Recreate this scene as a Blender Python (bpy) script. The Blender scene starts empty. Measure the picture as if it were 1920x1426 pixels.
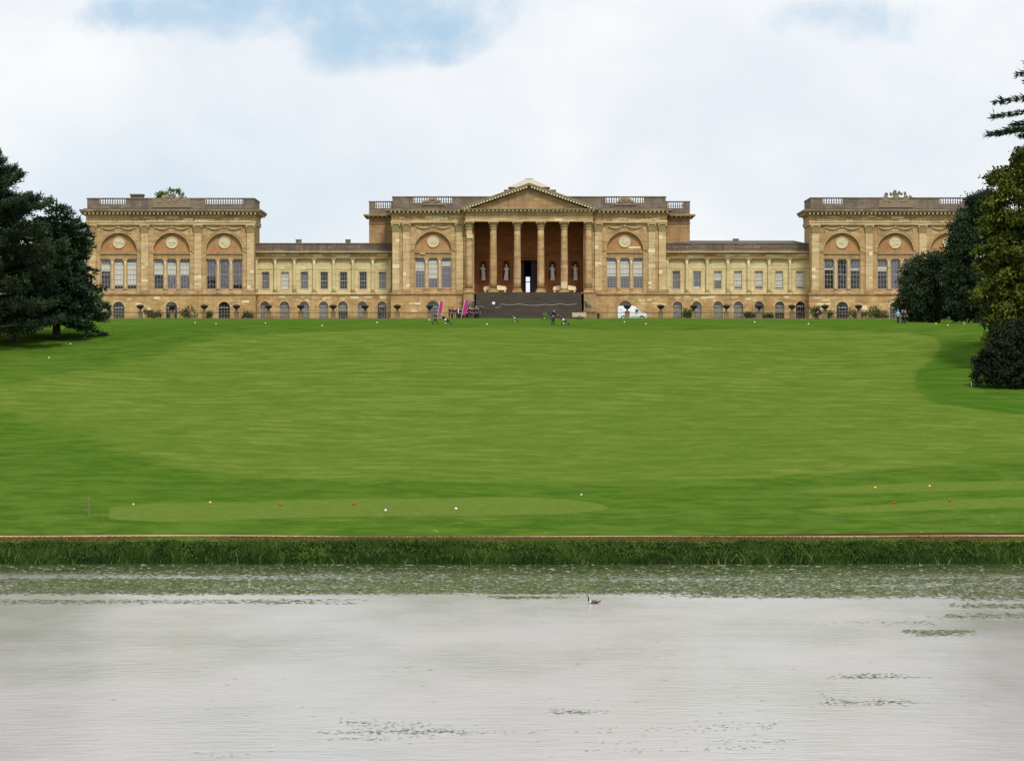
import bpy, bmesh, math, random
import numpy as np
from mathutils import Vector, Matrix, noise as mnoise
from mathutils.geometry import tessellate_polygon

random.seed(7); rng = np.random.default_rng(7)
SC = bpy.context.scene
COL = SC.collection
PI = math.pi
F, CZ = 7300.0, 14.0              # focal length in photo pixels, eye height above the lake (m)
CXP, CYP = 960.0, 713.0

# ------------------------------------------------------------------ camera
cam_d = bpy.data.cameras.new('camera'); cam = bpy.data.objects.new('camera', cam_d); COL.objects.link(cam)
cam.location = (0, 0, CZ); cam.rotation_euler = (PI/2, 0, 0)
cam_d.sensor_width = 36.0; cam_d.lens = F/1920*36; cam_d.clip_start = 0.5; cam_d.clip_end = 20000
SC.camera = cam

# ------------------------------------------------------------------ view, world, sun
SC.view_settings.view_transform = 'Standard'; SC.view_settings.look = 'None'
SC.view_settings.exposure = 0.28; SC.view_settings.gamma = 1.0; SC.view_settings.use_curve_mapping = False
SUN_EL, SUN_AZ = math.radians(54), math.radians(164)   # azimuth clockwise from +Y (view direction): behind the camera, right
W = bpy.data.worlds.new('World'); SC.world = W; W.use_nodes = True
SKY_K = 0.1                                            # background strength

class NT:
    """tiny node helper"""
    def __init__(s, tree): s.t = tree; s.n = tree.nodes; s.l = tree.links
    def new(s, typ, **kw):
        n = s.n.new(typ)
        for k, v in kw.items():
            if k.startswith('i_'):
                n.inputs[k[2:].replace('_', ' ')].default_value = v
            else: setattr(n, k, v)
        return n
    def put(s, sock, v):
        if hasattr(v, 'is_output') or isinstance(v, bpy.types.NodeSocket): s.l.new(v, sock)
        else: sock.default_value = v
    def math(s, op, a, b=0.0, c=None, clamp=False):
        n = s.n.new('ShaderNodeMath'); n.operation = op; n.use_clamp = clamp
        s.put(n.inputs[0], a); s.put(n.inputs[1], b)
        if c is not None: s.put(n.inputs[2], c)
        return n.outputs[0]
    def vmath(s, op, a, b=(0, 0, 0)):
        n = s.n.new('ShaderNodeVectorMath'); n.operation = op
        s.put(n.inputs[0], a); s.put(n.inputs[1], b)
        return n.outputs['Value'] if op in ('LENGTH', 'DISTANCE', 'DOT_PRODUCT') else n.outputs[0]
    def mix(s, f, a, b):
        n = s.n.new('ShaderNodeMix'); n.data_type = 'RGBA'
        s.put(n.inputs[0], f)
        for sock, v in ((n.inputs[6], a), (n.inputs[7], b)):
            if isinstance(v, tuple) and len(v) == 3: v = (*v, 1)
            s.put(sock, v)
        return n.outputs[2]
    def noise(s, vec, scale, detail=4, rough=0.55, dist=0.0):
        n = s.n.new('ShaderNodeTexNoise'); s.l.new(vec, n.inputs['Vector'])
        n.inputs['Scale'].default_value = scale; n.inputs['Detail'].default_value = detail
        n.inputs['Roughness'].default_value = rough; n.inputs['Distortion'].default_value = dist
        return n.outputs['Fac']
    def ramp(s, v, a, b, lo=0.0, hi=1.0):
        n = s.n.new('ShaderNodeMapRange'); n.interpolation_type = 'SMOOTHSTEP'
        s.put(n.inputs[0], v); n.inputs[1].default_value = a; n.inputs[2].default_value = b
        n.inputs[3].default_value = lo; n.inputs[4].default_value = hi
        return n.outputs[0]
    def scale(s, vec, sc):
        n = s.n.new('ShaderNodeMapping'); s.l.new(vec, n.inputs['Vector']); n.inputs['Scale'].default_value = sc
        return n.outputs[0]

def build_world():
    t = W.node_tree; t.nodes.clear(); k = NT(t)
    out = k.new('ShaderNodeOutputWorld'); bg = k.new('ShaderNodeBackground'); bg.inputs['Strength'].default_value = SKY_K
    sky = k.new('ShaderNodeTexSky', sky_type='NISHITA', sun_disc=False)
    sky.sun_elevation = SUN_EL; sky.sun_rotation = SUN_AZ; sky.air_density = 1.0; sky.dust_density = 0.6; sky.ozone_density = 1.6
    tc = k.new('ShaderNodeTexCoord'); d = tc.outputs['Generated']
    # cloud field, by direction; the breaks in the cloud sit where the photograph has them
    n1 = k.noise(d, 20, 8, 0.6, 0.2); n2 = k.noise(d, 7, 6, 0.55); n3 = k.noise(k.scale(d, (1, 1, 2.2)), 16, 6, 0.5)
    def gap(px, py, rx, ry, amp):
        c = Vector(((px-CXP)/F, 1, (CYP-py)/F)).normalized()
        v = k.vmath('SUBTRACT', d, tuple(c)); v = k.vmath('MULTIPLY', v, (F/rx, F/rx, F/ry))
        r = k.vmath('LENGTH', v); return k.ramp(r, 0.15, 1.35, amp, 0.0)
    g = gap(560, -10, 480, 120, 0.80)
    for a in ((640, 60, 230, 90, 0.70), (820, 40, 130, 90, 0.62), (330, 20, 260, 62, 0.72), (1620, 50, 220, 75, 0.46), (1520, 85, 110, 40, 0.30)):
        g = k.math('MAXIMUM', g, gap(*a))
    far = k.ramp(n2, 0.60, 0.74, 0.0, 0.55)           # ordinary breaks all over the sky
    z = k.new('ShaderNodeSeparateXYZ'); t.links.new(d, z.inputs[0])
    far = k.math('MULTIPLY', far, k.ramp(z.outputs['Z'], 0.10, 0.22))
    g = k.math('MAXIMUM', g, far)
    edge = k.math('ADD', k.math('MULTIPLY', k.math('SUBTRACT', n1, 0.5), 1.9), k.math('MULTIPLY', k.math('SUBTRACT', k.noise(d, 60, 6, 0.6, 0.5), 0.5), 0.7))
    blue = k.ramp(k.math('ADD', g, k.math('MULTIPLY', edge, k.ramp(g, 0.0, 0.25))), 0.18, 0.95, 0.0, 1.0)
    blue = k.math('MAXIMUM', blue, k.math('MULTIPLY', k.math('MULTIPLY', g, 0.35), n3))
    thin = k.math('MULTIPLY', gap(330, 400, 640, 230, 1.0), k.ramp(n3, 0.30, 0.62, 0.14, 0.5))   # thin veil low on the left
    blue = k.math('MAXIMUM', blue, thin)
    blue = k.math('MAXIMUM', blue, k.ramp(n3, 0.50, 0.75, 0.0, 0.22))
    skyc = k.mix(0.72, sky.outputs['Color'], (3.5, 5.0, 6.7))
    shade = k.ramp(k.noise(d, 13, 6, 0.55, 0.3), 0.3, 0.7, 0.0, 1.0)
    cloud = k.mix(shade, (6.5, 6.95, 7.5), (8.0, 8.1, 8.2))
    warm = k.ramp(z.outputs['Z'], 0.0, 0.05, 0.45, 0.0)
    cloud = k.mix(warm, cloud, (8.2, 8.05, 7.75))
    c = k.mix(blue, cloud, skyc)
    t.links.new(c, bg.inputs['Color']); t.links.new(bg.outputs[0], out.inputs['Surface'])
build_world()
sun_d = bpy.data.lights.new('sun', 'SUN'); sun_d.energy = 2.5; sun_d.angle = math.radians(12); sun_d.color = (1.0, 0.95, 0.86)
sun = bpy.data.objects.new('sun', sun_d); COL.objects.link(sun)
sv = Vector((math.sin(SUN_AZ)*math.cos(SUN_EL), math.cos(SUN_AZ)*math.cos(SUN_EL), math.sin(SUN_EL)))
sun.rotation_euler = (-sv).to_track_quat('-Z', 'Y').to_euler(); sun.location = (100, -100, 200)

# ------------------------------------------------------------------ helpers
def X(px, d): return (px-CXP)*d/F
def Z(py, d): return CZ+(CYP-py)*d/F
WM = {}                                                # world location of every parent
def tag(o, label=None, cat=None, group=None, kind=None):
    for k, v in (('label', label), ('category', cat), ('group', group), ('kind', kind)):
        if v: o[k] = v
    return o
def empty(name, loc, label=None, cat=None, group=None, rz=0.0):
    o = bpy.data.objects.new(name, None); COL.objects.link(o); o.location = loc; o.rotation_euler = (0, 0, rz)
    o.empty_display_size = 0.2; WM[o.name] = Vector(loc); return tag(o, label, cat, group)
def link(name, me, mat=None, parent=None, loc=(0, 0, 0), local=False, rz=0.0):
    """local: loc is relative to the parent; otherwise loc and mesh are in world metres"""
    if mat is not None:
        ms = mat if isinstance(mat, (list, tuple)) else [mat]
        if not me.materials:
            for m in ms: me.materials.append(m)
    o = bpy.data.objects.new(name, me); COL.objects.link(o); o.location = loc; o.rotation_euler = (0, 0, rz)
    if parent is not None:
        o.parent = parent
        if not local: o.matrix_parent_inverse = Matrix.Translation(-WM[parent.name])
    WM[o.name] = Vector(loc)
    return o
def mesh(name, v, f, smooth=False):
    me = bpy.data.meshes.new(name); me.from_pydata([tuple(p) for p in v], [], f); me.update()
    if smooth: me.polygons.foreach_set('use_smooth', [True]*len(me.polygons))
    return me
class MB:
    def __init__(s): s.v = []; s.f = []
    def add(s, v, f):
        b = len(s.v); s.v += [tuple(p) for p in v]; s.f += [tuple(b+i for i in q) for q in f]; return s
    def box(s, x0, x1, y0, y1, z0, z1):
        return s.add([(x0, y0, z0), (x1, y0, z0), (x1, y1, z0), (x0, y1, z0), (x0, y0, z1), (x1, y0, z1), (x1, y1, z1), (x0, y1, z1)],
              [(0, 3, 2, 1), (4, 5, 6, 7), (0, 1, 5, 4), (1, 2, 6, 5), (2, 3, 7, 6), (3, 0, 4, 7)])
    def lathe(s, prof, n=16, c=(0, 0, 0), a0=0.0, a1=2*PI, sy=1.0):
        full = abs(a1-a0-2*PI) < 1e-6; m = n if full else n+1; v = []; f = []
        for r, z in prof:
            for i in range(m):
                a = a0+(a1-a0)*i/n; v.append((c[0]+r*math.cos(a), c[1]+r*math.sin(a)*sy, c[2]+z))
        for j in range(len(prof)-1):
            for i in range(n):
                i2 = (i+1) % m; f.append((j*m+i, j*m+i2, (j+1)*m+i2, (j+1)*m+i))
        if full: f.append(tuple(reversed(range(m)))); f.append(tuple((len(prof)-1)*m+i for i in range(m)))
        return s.add(v, f)
    def tube(s, pts, r, n=6):
        pts = [Vector(p) for p in pts]; R = r if isinstance(r, (list, tuple)) else [r]*len(pts); v = []; f = []
        for i, p in enumerate(pts):
            d = (pts[min(i+1, len(pts)-1)]-pts[max(i-1, 0)]).normalized()
            a = d.cross(Vector((0, 0, 1)) if abs(d.z) < 0.9 else Vector((1, 0, 0))).normalized(); b = d.cross(a)
            for q in range(n):
                t = 2*PI*q/n; v.append(p+(a*math.cos(t)+b*math.sin(t))*R[i])
        for i in range(len(pts)-1):
            for q in range(n):
                q2 = (q+1) % n; f.append((i*n+q, i*n+q2, (i+1)*n+q2, (i+1)*n+q))
        f.append(tuple(reversed(range(n)))); f.append(tuple((len(pts)-1)*n+q for q in range(n)))
        return s.add(v, f)
    def prism_y(s, poly, y0, y1):                        # outline in (x, z), extruded along y
        n = len(poly); v = [(x, y0, z) for x, z in poly]+[(x, y1, z) for x, z in poly]
        f = [tuple(range(n)), tuple(reversed(range(n, 2*n)))]+[(i, i+n, (i+1) % n+n, (i+1) % n) for i in range(n)]
        return s.add(v, f)
    def ball(s, c, r, n=8, m=6):
        rx, ry, rz = r if isinstance(r, (tuple, list)) else (r, r, r); v = []; f = []
        for j in range(m+1):
            th = PI*j/m
            for i in range(n):
                a = 2*PI*i/n; v.append((c[0]+rx*math.sin(th)*math.cos(a), c[1]+ry*math.sin(th)*math.sin(a), c[2]+rz*math.cos(th)))
        for j in range(m):
            for i in range(n): f.append((j*n+i, (j+1)*n+i, (j+1)*n+(i+1) % n, j*n+(i+1) % n))
        return s.add(v, f)
    def panel(s, outer, holes, yf, reveal=0.0, back=None):
        """wall face in the plane y=yf with real openings; reveals go back by `reveal`, outer edges back to y=back"""
        polys = [[Vector((x, z, 0)) for x, z in outer]]+[[Vector((x, z, 0)) for x, z in h] for h in holes]
        flat = [p for q in polys for p in q]; tris = tessellate_polygon(polys)
        b = len(s.v); s.v += [(p.x, yf, p.y) for p in flat]
        for t in tris:
            a, c, d = (flat[i] for i in t)
            cr = (c.x-a.x)*(d.y-a.y)-(c.y-a.y)*(d.x-a.x)
            s.f.append(tuple(b+i for i in (t if cr > 0 else reversed(t))))
        if reveal:
            for h in holes:
                n = len(h); b = len(s.v); s.v += [(x, yf, z) for x, z in h]+[(x, yf+reveal, z) for x, z in h]
                s.f += [(b+i, b+(i+1) % n, b+n+(i+1) % n, b+n+i) for i in range(n)]
        if back is not None:
            n = len(outer); b = len(s.v); s.v += [(x, yf, z) for x, z in outer]+[(x, back, z) for x, z in outer]
            s.f += [(b+i, b+n+i, b+n+(i+1) % n, b+(i+1) % n) for i in range(n)]
        return s
    def obj(s, name, mat, parent=None, smooth=False, loc=(0, 0, 0), local=False, rz=0.0):
        return link(name, mesh(name, s.v, s.f, smooth), mat, parent, loc, local, rz)
def rect(x0, x1, z0, z1): return [(x0, z0), (x1, z0), (x1, z1), (x0, z1)]
def arch(x0, x1, z0, zs, n=14):
    """upright opening with a semicircular head springing at zs"""
    c, r = (x0+x1)/2, (x1-x0)/2
    return [(x0, z0), (x1, z0)]+[(c+r*math.cos(PI*i/n), zs+r*math.sin(PI*i/n)) for i in range(n+1)]
def fastmesh(name, V, nv, tint=None):
    """V: (m*nv, 3) array, consecutive nv vertices make a face"""
    V = np.asarray(V, dtype=np.float32); m = len(V)//nv; me = bpy.data.meshes.new(name)
    me.vertices.add(len(V)); me.vertices.foreach_set('co', V.ravel())
    me.loops.add(len(V)); me.loops.foreach_set('vertex_index', np.arange(len(V), dtype=np.int32))
    me.polygons.add(m); me.polygons.foreach_set('loop_start', np.arange(0, len(V), nv, dtype=np.int32))
    if tint is not None:
        a = me.attributes.new('tint', 'FLOAT', 'POINT'); a.data.foreach_set('value', np.repeat(np.asarray(tint, dtype=np.float32), nv))
    me.update(calc_edges=True); return me

# ------------------------------------------------------------------ materials
M = {}
def newmat(name):
    m = bpy.data.materials.new(name); m.use_nodes = True; t = m.node_tree; t.nodes.clear(); k = NT(t)
    out = k.new('ShaderNodeOutputMaterial'); b = k.new('ShaderNodeBsdfPrincipled'); t.links.new(b.outputs[0], out.inputs['Surface'])
    M[name] = m; return m, k, b, out
def plain(name, c, rough=0.8, metal=0.0, var=0.18, sc=6.0, spec=0.3):
    m, k, b, o = newmat(name)
    g = k.new('ShaderNodeNewGeometry'); n = k.noise(g.outputs['Position'], sc, 4)
    col = k.mix(n, tuple(v*(1-var) for v in c), tuple(min(1, v*(1+var)) for v in c))
    k.put(b.inputs['Base Color'], col); b.inputs['Roughness'].default_value = rough; b.inputs['Metallic'].default_value = metal
    b.inputs['Specular IOR Level'].default_value = spec
    return m
def stone(name, c1, c2, stain, grime, bw=1.05, bh=0.42, amt=0.5, gamt=0.35, mortar=0.012):
    """ashlar: block to block colour, broad staining, rain streaks, fine relief"""
    m, k, b, o = newmat(name); t = k.t
    g = k.new('ShaderNodeNewGeometry'); s = k.new('ShaderNodeSeparateXYZ'); t.links.new(g.outputs['Position'], s.inputs[0])
    c = k.new('ShaderNodeCombineXYZ'); k.put(c.inputs[0], k.math('ADD', s.outputs[0], s.outputs[1])); k.put(c.inputs[1], s.outputs[2])
    br = k.new('ShaderNodeTexBrick', offset=0.5); t.links.new(c.outputs[0], br.inputs['Vector'])
    for nm, v in (('Scale', 1.0), ('Brick Width', bw), ('Row Height', bh), ('Mortar Size', mortar), ('Mortar Smooth', 0.3), ('Bias', 0.0)):
        br.inputs[nm].default_value = v
    br.inputs['Color1'].default_value = (*c1, 1); br.inputs['Color2'].default_value = (*c2, 1)
    br.inputs['Mortar'].default_value = (*(v*0.72 for v in c2), 1)
    n1 = k.noise(g.outputs['Position'], 0.42, 6, 0.62, 0.4)
    col = k.mix(k.ramp(n1, 0.40, 0.64, 0.0, min(0.95, amt*1.35)), br.outputs['Color'], stain)
    n4 = k.noise(k.scale(g.outputs['Position'], (0.5, 0.5, 2.4)), 0.9, 4, 0.5)      # whole courses and single blocks weathered apart
    col = k.mix(k.ramp(n4, 0.50, 0.64, 0.0, 0.6), col, tuple(v*0.74 for v in stain))
    n2 = k.noise(k.scale(g.outputs['Position'], (1.6, 1.6, 0.16)), 1.3, 5, 0.6)      # vertical streaks
    col = k.mix(k.ramp(n2, 0.47, 0.72, 0.0, min(0.9, gamt*1.4)), col, grime)
    n3 = k.noise(g.outputs['Position'], 5.0, 5, 0.7)
    col = k.mix(k.ramp(n3, 0.3, 0.7, 0.0, 0.16), col, tuple(v*0.6 for v in c1))
    k.put(b.inputs['Base Color'], col); b.inputs['Roughness'].default_value = 0.92; b.inputs['Specular IOR Level'].default_value = 0.15
    bp = k.new('ShaderNodeBump'); bp.inputs['Strength'].default_value = 0.35; bp.inputs['Distance'].default_value = 0.02
    k.put(bp.inputs['Height'], k.math('ADD', k.math('MULTIPLY', br.outputs['Fac'], -1.0), k.math('MULTIPLY', n3, 0.8)))
    t.links.new(bp.outputs[0], b.inputs['Normal']); return m
stone('ashlar', (0.600, 0.425, 0.225), (0.490, 0.323, 0.155), (0.370, 0.217, 0.095), (0.200, 0.140, 0.095))
stone('ashlar_gold', (0.620, 0.420, 0.200), (0.500, 0.318, 0.140), (0.380, 0.217, 0.090), (0.230, 0.154, 0.100), amt=0.55)
stone('ashlar_pale', (0.680, 0.521, 0.300), (0.570, 0.415, 0.220), (0.500, 0.333, 0.165), (0.300, 0.217, 0.140), amt=0.35, gamt=0.3)
stone('ashlar_rust', (0.460, 0.246, 0.105), (0.370, 0.183, 0.075), (0.490, 0.318, 0.150), (0.200, 0.121, 0.075), amt=0.4)
stone('ashlar_cream', (0.72, 0.60, 0.345), (0.66, 0.54, 0.295), (0.56, 0.445, 0.22), (0.42, 0.33, 0.18), bw=1.4, bh=0.6, amt=0.4, gamt=0.25, mortar=0.006)
stone('ashlar_grey', (0.27, 0.215, 0.165), (0.2, 0.157, 0.12), (0.155, 0.12, 0.097), (0.1, 0.08, 0.07), amt=0.6, gamt=0.5)
stone('ashlar_brown', (0.480, 0.314, 0.155), (0.390, 0.241, 0.110), (0.340, 0.217, 0.115), (0.150, 0.106, 0.075), amt=0.6)
stone('ashlar_weathered', (0.34, 0.26, 0.16), (0.27, 0.20, 0.12), (0.22, 0.155, 0.095), (0.12, 0.095, 0.07), amt=0.6, gamt=0.4)
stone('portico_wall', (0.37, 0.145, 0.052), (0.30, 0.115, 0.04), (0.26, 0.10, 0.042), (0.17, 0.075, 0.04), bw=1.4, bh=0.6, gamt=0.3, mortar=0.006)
stone('step_stone', (0.075, 0.064, 0.052), (0.055, 0.047, 0.04), (0.095, 0.075, 0.055), (0.035, 0.03, 0.028), bw=2.0, bh=0.2)
stone('terrace_stone', (0.30, 0.215, 0.12), (0.24, 0.165, 0.09), (0.19, 0.125, 0.075), (0.12, 0.09, 0.065))
plain('new_stone', (0.74, 0.63, 0.40), 0.9, var=0.08)
plain('new_stone_dull', (0.62, 0.50, 0.29), 0.9, var=0.12)
plain('medallion_stone', (0.60, 0.51, 0.33), 0.9, var=0.12, sc=9)
plain('statue_stone', (0.84, 0.78, 0.72), 0.85, var=0.2, sc=9)
plain('carved_grey', (0.235, 0.185, 0.125), 0.95, var=0.35, sc=7)
plain('carved_gold', (0.42, 0.31, 0.16), 0.95, var=0.5, sc=9)
plain('lead_roof', (0.085, 0.078, 0.075), 0.7, var=0.3, sc=1.5)
plain('pale_roof', (0.42, 0.38, 0.31), 0.8, var=0.15, sc=1.0)
plain('slate', (0.10, 0.088, 0.08), 0.75, var=0.35, sc=2.0)
plain('window_paint', (0.45, 0.42, 0.37), 0.5, var=0.05)
plain('door_paint', (0.42, 0.38, 0.33), 0.6, var=0.1)
plain('blind_white', (0.62, 0.60, 0.52), 0.9, var=0.05)
plain('shutter_grey', (0.135, 0.125, 0.15), 0.8, var=0.15, sc=2)
plain('shutter_beige', (0.25, 0.215, 0.185), 0.8, var=0.15, sc=2)
plain('unlit_room', (0.035, 0.030, 0.030), 0.9)
plain('hall_dark', (0.060, 0.030, 0.045), 0.8)
plain('urn_dark', (0.045, 0.032, 0.028), 0.7, var=0.3)
plain('iron_dark', (0.07, 0.05, 0.04), 0.6)
plain('wood_post', (0.20, 0.14, 0.075), 0.9, var=0.4, sc=14)
plain('rope_pale', (0.20, 0.22, 0.10), 0.9)
plain('rope_white', (0.34, 0.31, 0.28), 0.9)
plain('white_paint', (0.80, 0.80, 0.78), 0.45, var=0.04)
plain('van_paint', (0.78, 0.79, 0.81), 0.25, var=0.03, spec=0.5)
plain('yellow_paint', (0.80, 0.50, 0.03), 0.5, var=0.05)
plain('red_paint', (0.52, 0.045, 0.02), 0.5, var=0.05)
plain('black_rubber', (0.02, 0.02, 0.02), 0.8)
plain('dark_glass', (0.03, 0.035, 0.04), 0.08, spec=0.6)
plain('pink_fabric', (0.40, 0.032, 0.20), 0.8, var=0.08)
plain('skin', (0.50, 0.30, 0.21), 0.6)
plain('hair_dark', (0.035, 0.022, 0.016), 0.7)
plain('hair_grey', (0.42, 0.40, 0.37), 0.7)
plain('cloth_black', (0.018, 0.016, 0.020), 0.9)
plain('cloth_navy', (0.016, 0.018, 0.05), 0.9)
plain('cloth_plum', (0.07, 0.02, 0.045), 0.9)
plain('cloth_white', (0.70, 0.68, 0.68), 0.9)
plain('cloth_blue', (0.20, 0.47, 0.72), 0.9, var=0.06)
plain('cloth_grey', (0.22, 0.21, 0.22), 0.9)
plain('mower_green', (0.035, 0.13, 0.06), 0.5)
plain('trailer_wood', (0.50, 0.42, 0.25), 0.85, var=0.15)
plain('bag_plum', (0.10, 0.03, 0.06), 0.6, var=0.3)
plain('board_blue', (0.13, 0.15, 0.20), 0.6)
plain('bark', (0.055, 0.042, 0.030), 0.95, var=0.4, sc=5)
plain('soil', (0.062, 0.038, 0.020), 0.95, var=0.3, sc=3)
plain('goose_brown', (0.125, 0.085, 0.062), 0.8, var=0.35, sc=20)
plain('goose_black', (0.012, 0.011, 0.011), 0.5)
plain('goose_pale', (0.55, 0.48, 0.40), 0.8, var=0.12, sc=15)

def glass_mat():
    m, k, b, o = newmat('window_glass'); t = k.t; t.nodes.remove(b)
    tr = k.new('ShaderNodeBsdfTransparent'); tr.inputs[0].default_value = (0.97, 0.97, 0.98, 1)
    gl = k.new('ShaderNodeBsdfGlossy'); gl.inputs['Roughness'].default_value = 0.03
    fr = k.new('ShaderNodeLayerWeight')    # facing term: the same from either side of the pane
    g = k.new('ShaderNodeNewGeometry'); bp = k.new('ShaderNodeBump'); bp.inputs['Strength'].default_value = 0.4; bp.inputs['Distance'].default_value = 0.075
    k.put(bp.inputs['Height'], k.noise(g.outputs['Position'], 1.3, 2)); t.links.new(bp.outputs[0], gl.inputs['Normal'])
    mx = k.new('ShaderNodeMixShader'); k.put(mx.inputs[0], k.math('ADD', k.math('MULTIPLY', k.math('POWER', fr.outputs['Facing'], 5.0), 0.9), 0.07))
    t.links.new(tr.outputs[0], mx.inputs[1]); t.links.new(gl.outputs[0], mx.inputs[2]); t.links.new(mx.outputs[0], o.inputs['Surface'])
glass_mat()
def foliage(name, dark, light, extra=None):
    m, k, b, o = newmat(name); t = k.t
    a = k.new('ShaderNodeAttribute', attribute_name='tint'); g = k.new('ShaderNodeNewGeometry')
    n = k.noise(g.outputs['Position'], 0.35, 3)
    f = k.math('ADD', k.math('MULTIPLY', a.outputs['Fac'], 0.75), k.math('MULTIPLY', k.math('SUBTRACT', n, 0.5), 0.8), clamp=True)
    col = k.mix(f, dark, light)
    if extra: col = k.mix(k.ramp(a.outputs['Fac'], 0.86, 0.98, 0.0, 0.8), col, extra)
    k.put(b.inputs['Base Color'], col); b.inputs['Roughness'].default_value = 0.9; b.inputs['Specular IOR Level'].default_value = 0.05
    return m
foliage('cedar_needles', (0.022, 0.046, 0.026), (0.075, 0.129, 0.064), (0.142, 0.189, 0.113))
foliage('pine_needles', (0.022, 0.038, 0.022), (0.068, 0.098, 0.046), (0.104, 0.094, 0.049))
foliage('yew_leaves', (0.018, 0.032, 0.018), (0.060, 0.092, 0.040))
foliage('maple_leaves', (0.029, 0.045, 0.008), (0.178, 0.198, 0.034), (0.264, 0.238, 0.040))
foliage('bush_leaves', (0.012, 0.018, 0.012), (0.036, 0.052, 0.023))
foliage('far_leaves', (0.06, 0.09, 0.02), (0.14, 0.19, 0.045))
foliage('shrub_leaves', (0.03, 0.055, 0.015), (0.09, 0.13, 0.04))
foliage('reed_blades', (0.016, 0.042, 0.008), (0.096, 0.160, 0.030), (0.22, 0.23, 0.09))
foliage('dry_grass', (0.085, 0.068, 0.022), (0.19, 0.125, 0.050))
M_weed = foliage('floating_weed', (0.016, 0.030, 0.008), (0.135, 0.160, 0.058), (0.42, 0.44, 0.33))

for n_ in M_weed.node_tree.nodes:
    if n_.type == 'BSDF_PRINCIPLED': n_.inputs['Specular IOR Level'].default_value = 0.02; n_.inputs['Roughness'].default_value = 1.0
def lawn_mat():
    m, k, b, o = newmat('lawn_grass'); t = k.t
    g = k.new('ShaderNodeNewGeometry'); P = g.outputs['Position']
    def at(n): return k.new('ShaderNodeAttribute', attribute_name=n).outputs['Fac']
    fair, tee, deep = at('fairway'), at('tee'), at('deep')
    n1 = k.noise(k.scale(P, (0.27, 0.52, 0.52)), 1.0, 7, 0.70, 0.3); n2 = k.noise(k.scale(P, (0.6, 1.0, 1.0)), 1.8, 6, 0.72); n3 = k.noise(P, 0.038, 4, 0.6); n4 = k.noise(k.scale(P, (0.17, 0.36, 0.36)), 0.9, 5, 0.6)
    wob = k.math('MULTIPLY', k.math('ADD', k.math('SUBTRACT', n2, 0.5), k.math('SUBTRACT', n1, 0.5)), 0.42)
    rough = k.mix(k.ramp(n1, 0.36, 0.64), (0.044, 0.096, 0.010), (0.078, 0.138, 0.018))
    rough = k.mix(k.ramp(n4, 0.50, 0.66, 0.0, 0.6), rough, (0.080, 0.136, 0.020))
    fw = k.mix(k.ramp(n1, 0.36, 0.64), (0.078, 0.130, 0.014), (0.132, 0.178, 0.034))
    fw = k.mix(k.ramp(n3, 0.42, 0.64, 0.0, 0.45), fw, (0.070, 0.130, 0.015))
    fw = k.mix(k.ramp(n4, 0.48, 0.62, 0.0, 0.62), fw, (0.068, 0.120, 0.013))
    fw = k.mix(k.ramp(n2, 0.48, 0.75, 0.0, 0.5), fw, (0.150, 0.194, 0.050))
    sy = k.new('ShaderNodeSeparateXYZ'); t.links.new(P, sy.inputs[0])
    band = k.math('SINE', k.math('ADD', k.math('MULTIPLY', k.math('ADD', sy.outputs['Y'], k.math('MULTIPLY', sy.outputs['X'], 0.06)), 2.1), k.math('MULTIPLY', n3, 9.0)))
    fw = k.mix(k.ramp(k.math('ADD', band, k.math('MULTIPLY', k.math('SUBTRACT', n2, 0.5), 3.0)), -0.5, 0.9, 0.0, 0.34), fw, (0.074, 0.128, 0.013))
    te = k.mix(k.ramp(n2, 0.3, 0.7), (0.088, 0.136, 0.020), (0.122, 0.168, 0.034))
    col = k.mix(k.ramp(k.math('ADD', fair, wob), 0.3, 0.7), rough, fw)
    col = k.mix(k.math('MULTIPLY', k.ramp(k.math('ADD', tee, k.math('MULTIPLY', wob, 0.3)), 0.3, 0.7), 0.85), col, te)
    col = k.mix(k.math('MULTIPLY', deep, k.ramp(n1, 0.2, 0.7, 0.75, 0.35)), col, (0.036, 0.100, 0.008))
    col = k.mix(k.ramp(k.noise(P, 2.6, 3, 0.7), 0.55, 0.8, 0.0, 0.35), col, (0.030, 0.070, 0.008))
    s0 = k.new('ShaderNodeSeparateXYZ'); t.links.new(P, s0.inputs[0])
    mud = k.math('MULTIPLY', k.ramp(k.math('ADD', s0.outputs['Z'], wob), 0.75, 0.35), k.ramp(s0.outputs['Y'], 305, 302))
    col = k.mix(mud, col, (0.018, 0.018, 0.010))
    # daisies and clippings: sparse pale specks on the uncut grass near the bank
    v = k.new('ShaderNodeTexVoronoi', feature='F1'); t.links.new(k.scale(P, (0.8, 0.8, 0.8)), v.inputs['Vector']); v.inputs['Scale'].default_value = 1.6
    s = k.new('ShaderNodeSeparateXYZ'); t.links.new(P, s.inputs[0])
    near = k.math('MULTIPLY', k.ramp(s.outputs['Y'], 318, 308), k.ramp(n1, 0.58, 0.68)); near = k.math('MULTIPLY', near, k.math('SUBTRACT', 1.0, tee, clamp=True))
    col = k.mix(k.math('MULTIPLY', k.ramp(v.outputs['Distance'], 0.20, 0.08), near), col, (0.42, 0.45, 0.26))
    k.put(b.inputs['Base Color'], col); b.inputs['Roughness'].default_value = 0.95; b.inputs['Specular IOR Level'].default_value = 0.0
    bp = k.new('ShaderNodeBump'); bp.inputs['Strength'].default_value = 0.5; bp.inputs['Distance'].default_value = 0.10
    k.put(bp.inputs['Height'], k.math('ADD', n2, k.noise(P, 5.0, 3))); t.links.new(bp.outputs[0], b.inputs['Normal'])
lawn_mat()
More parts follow.
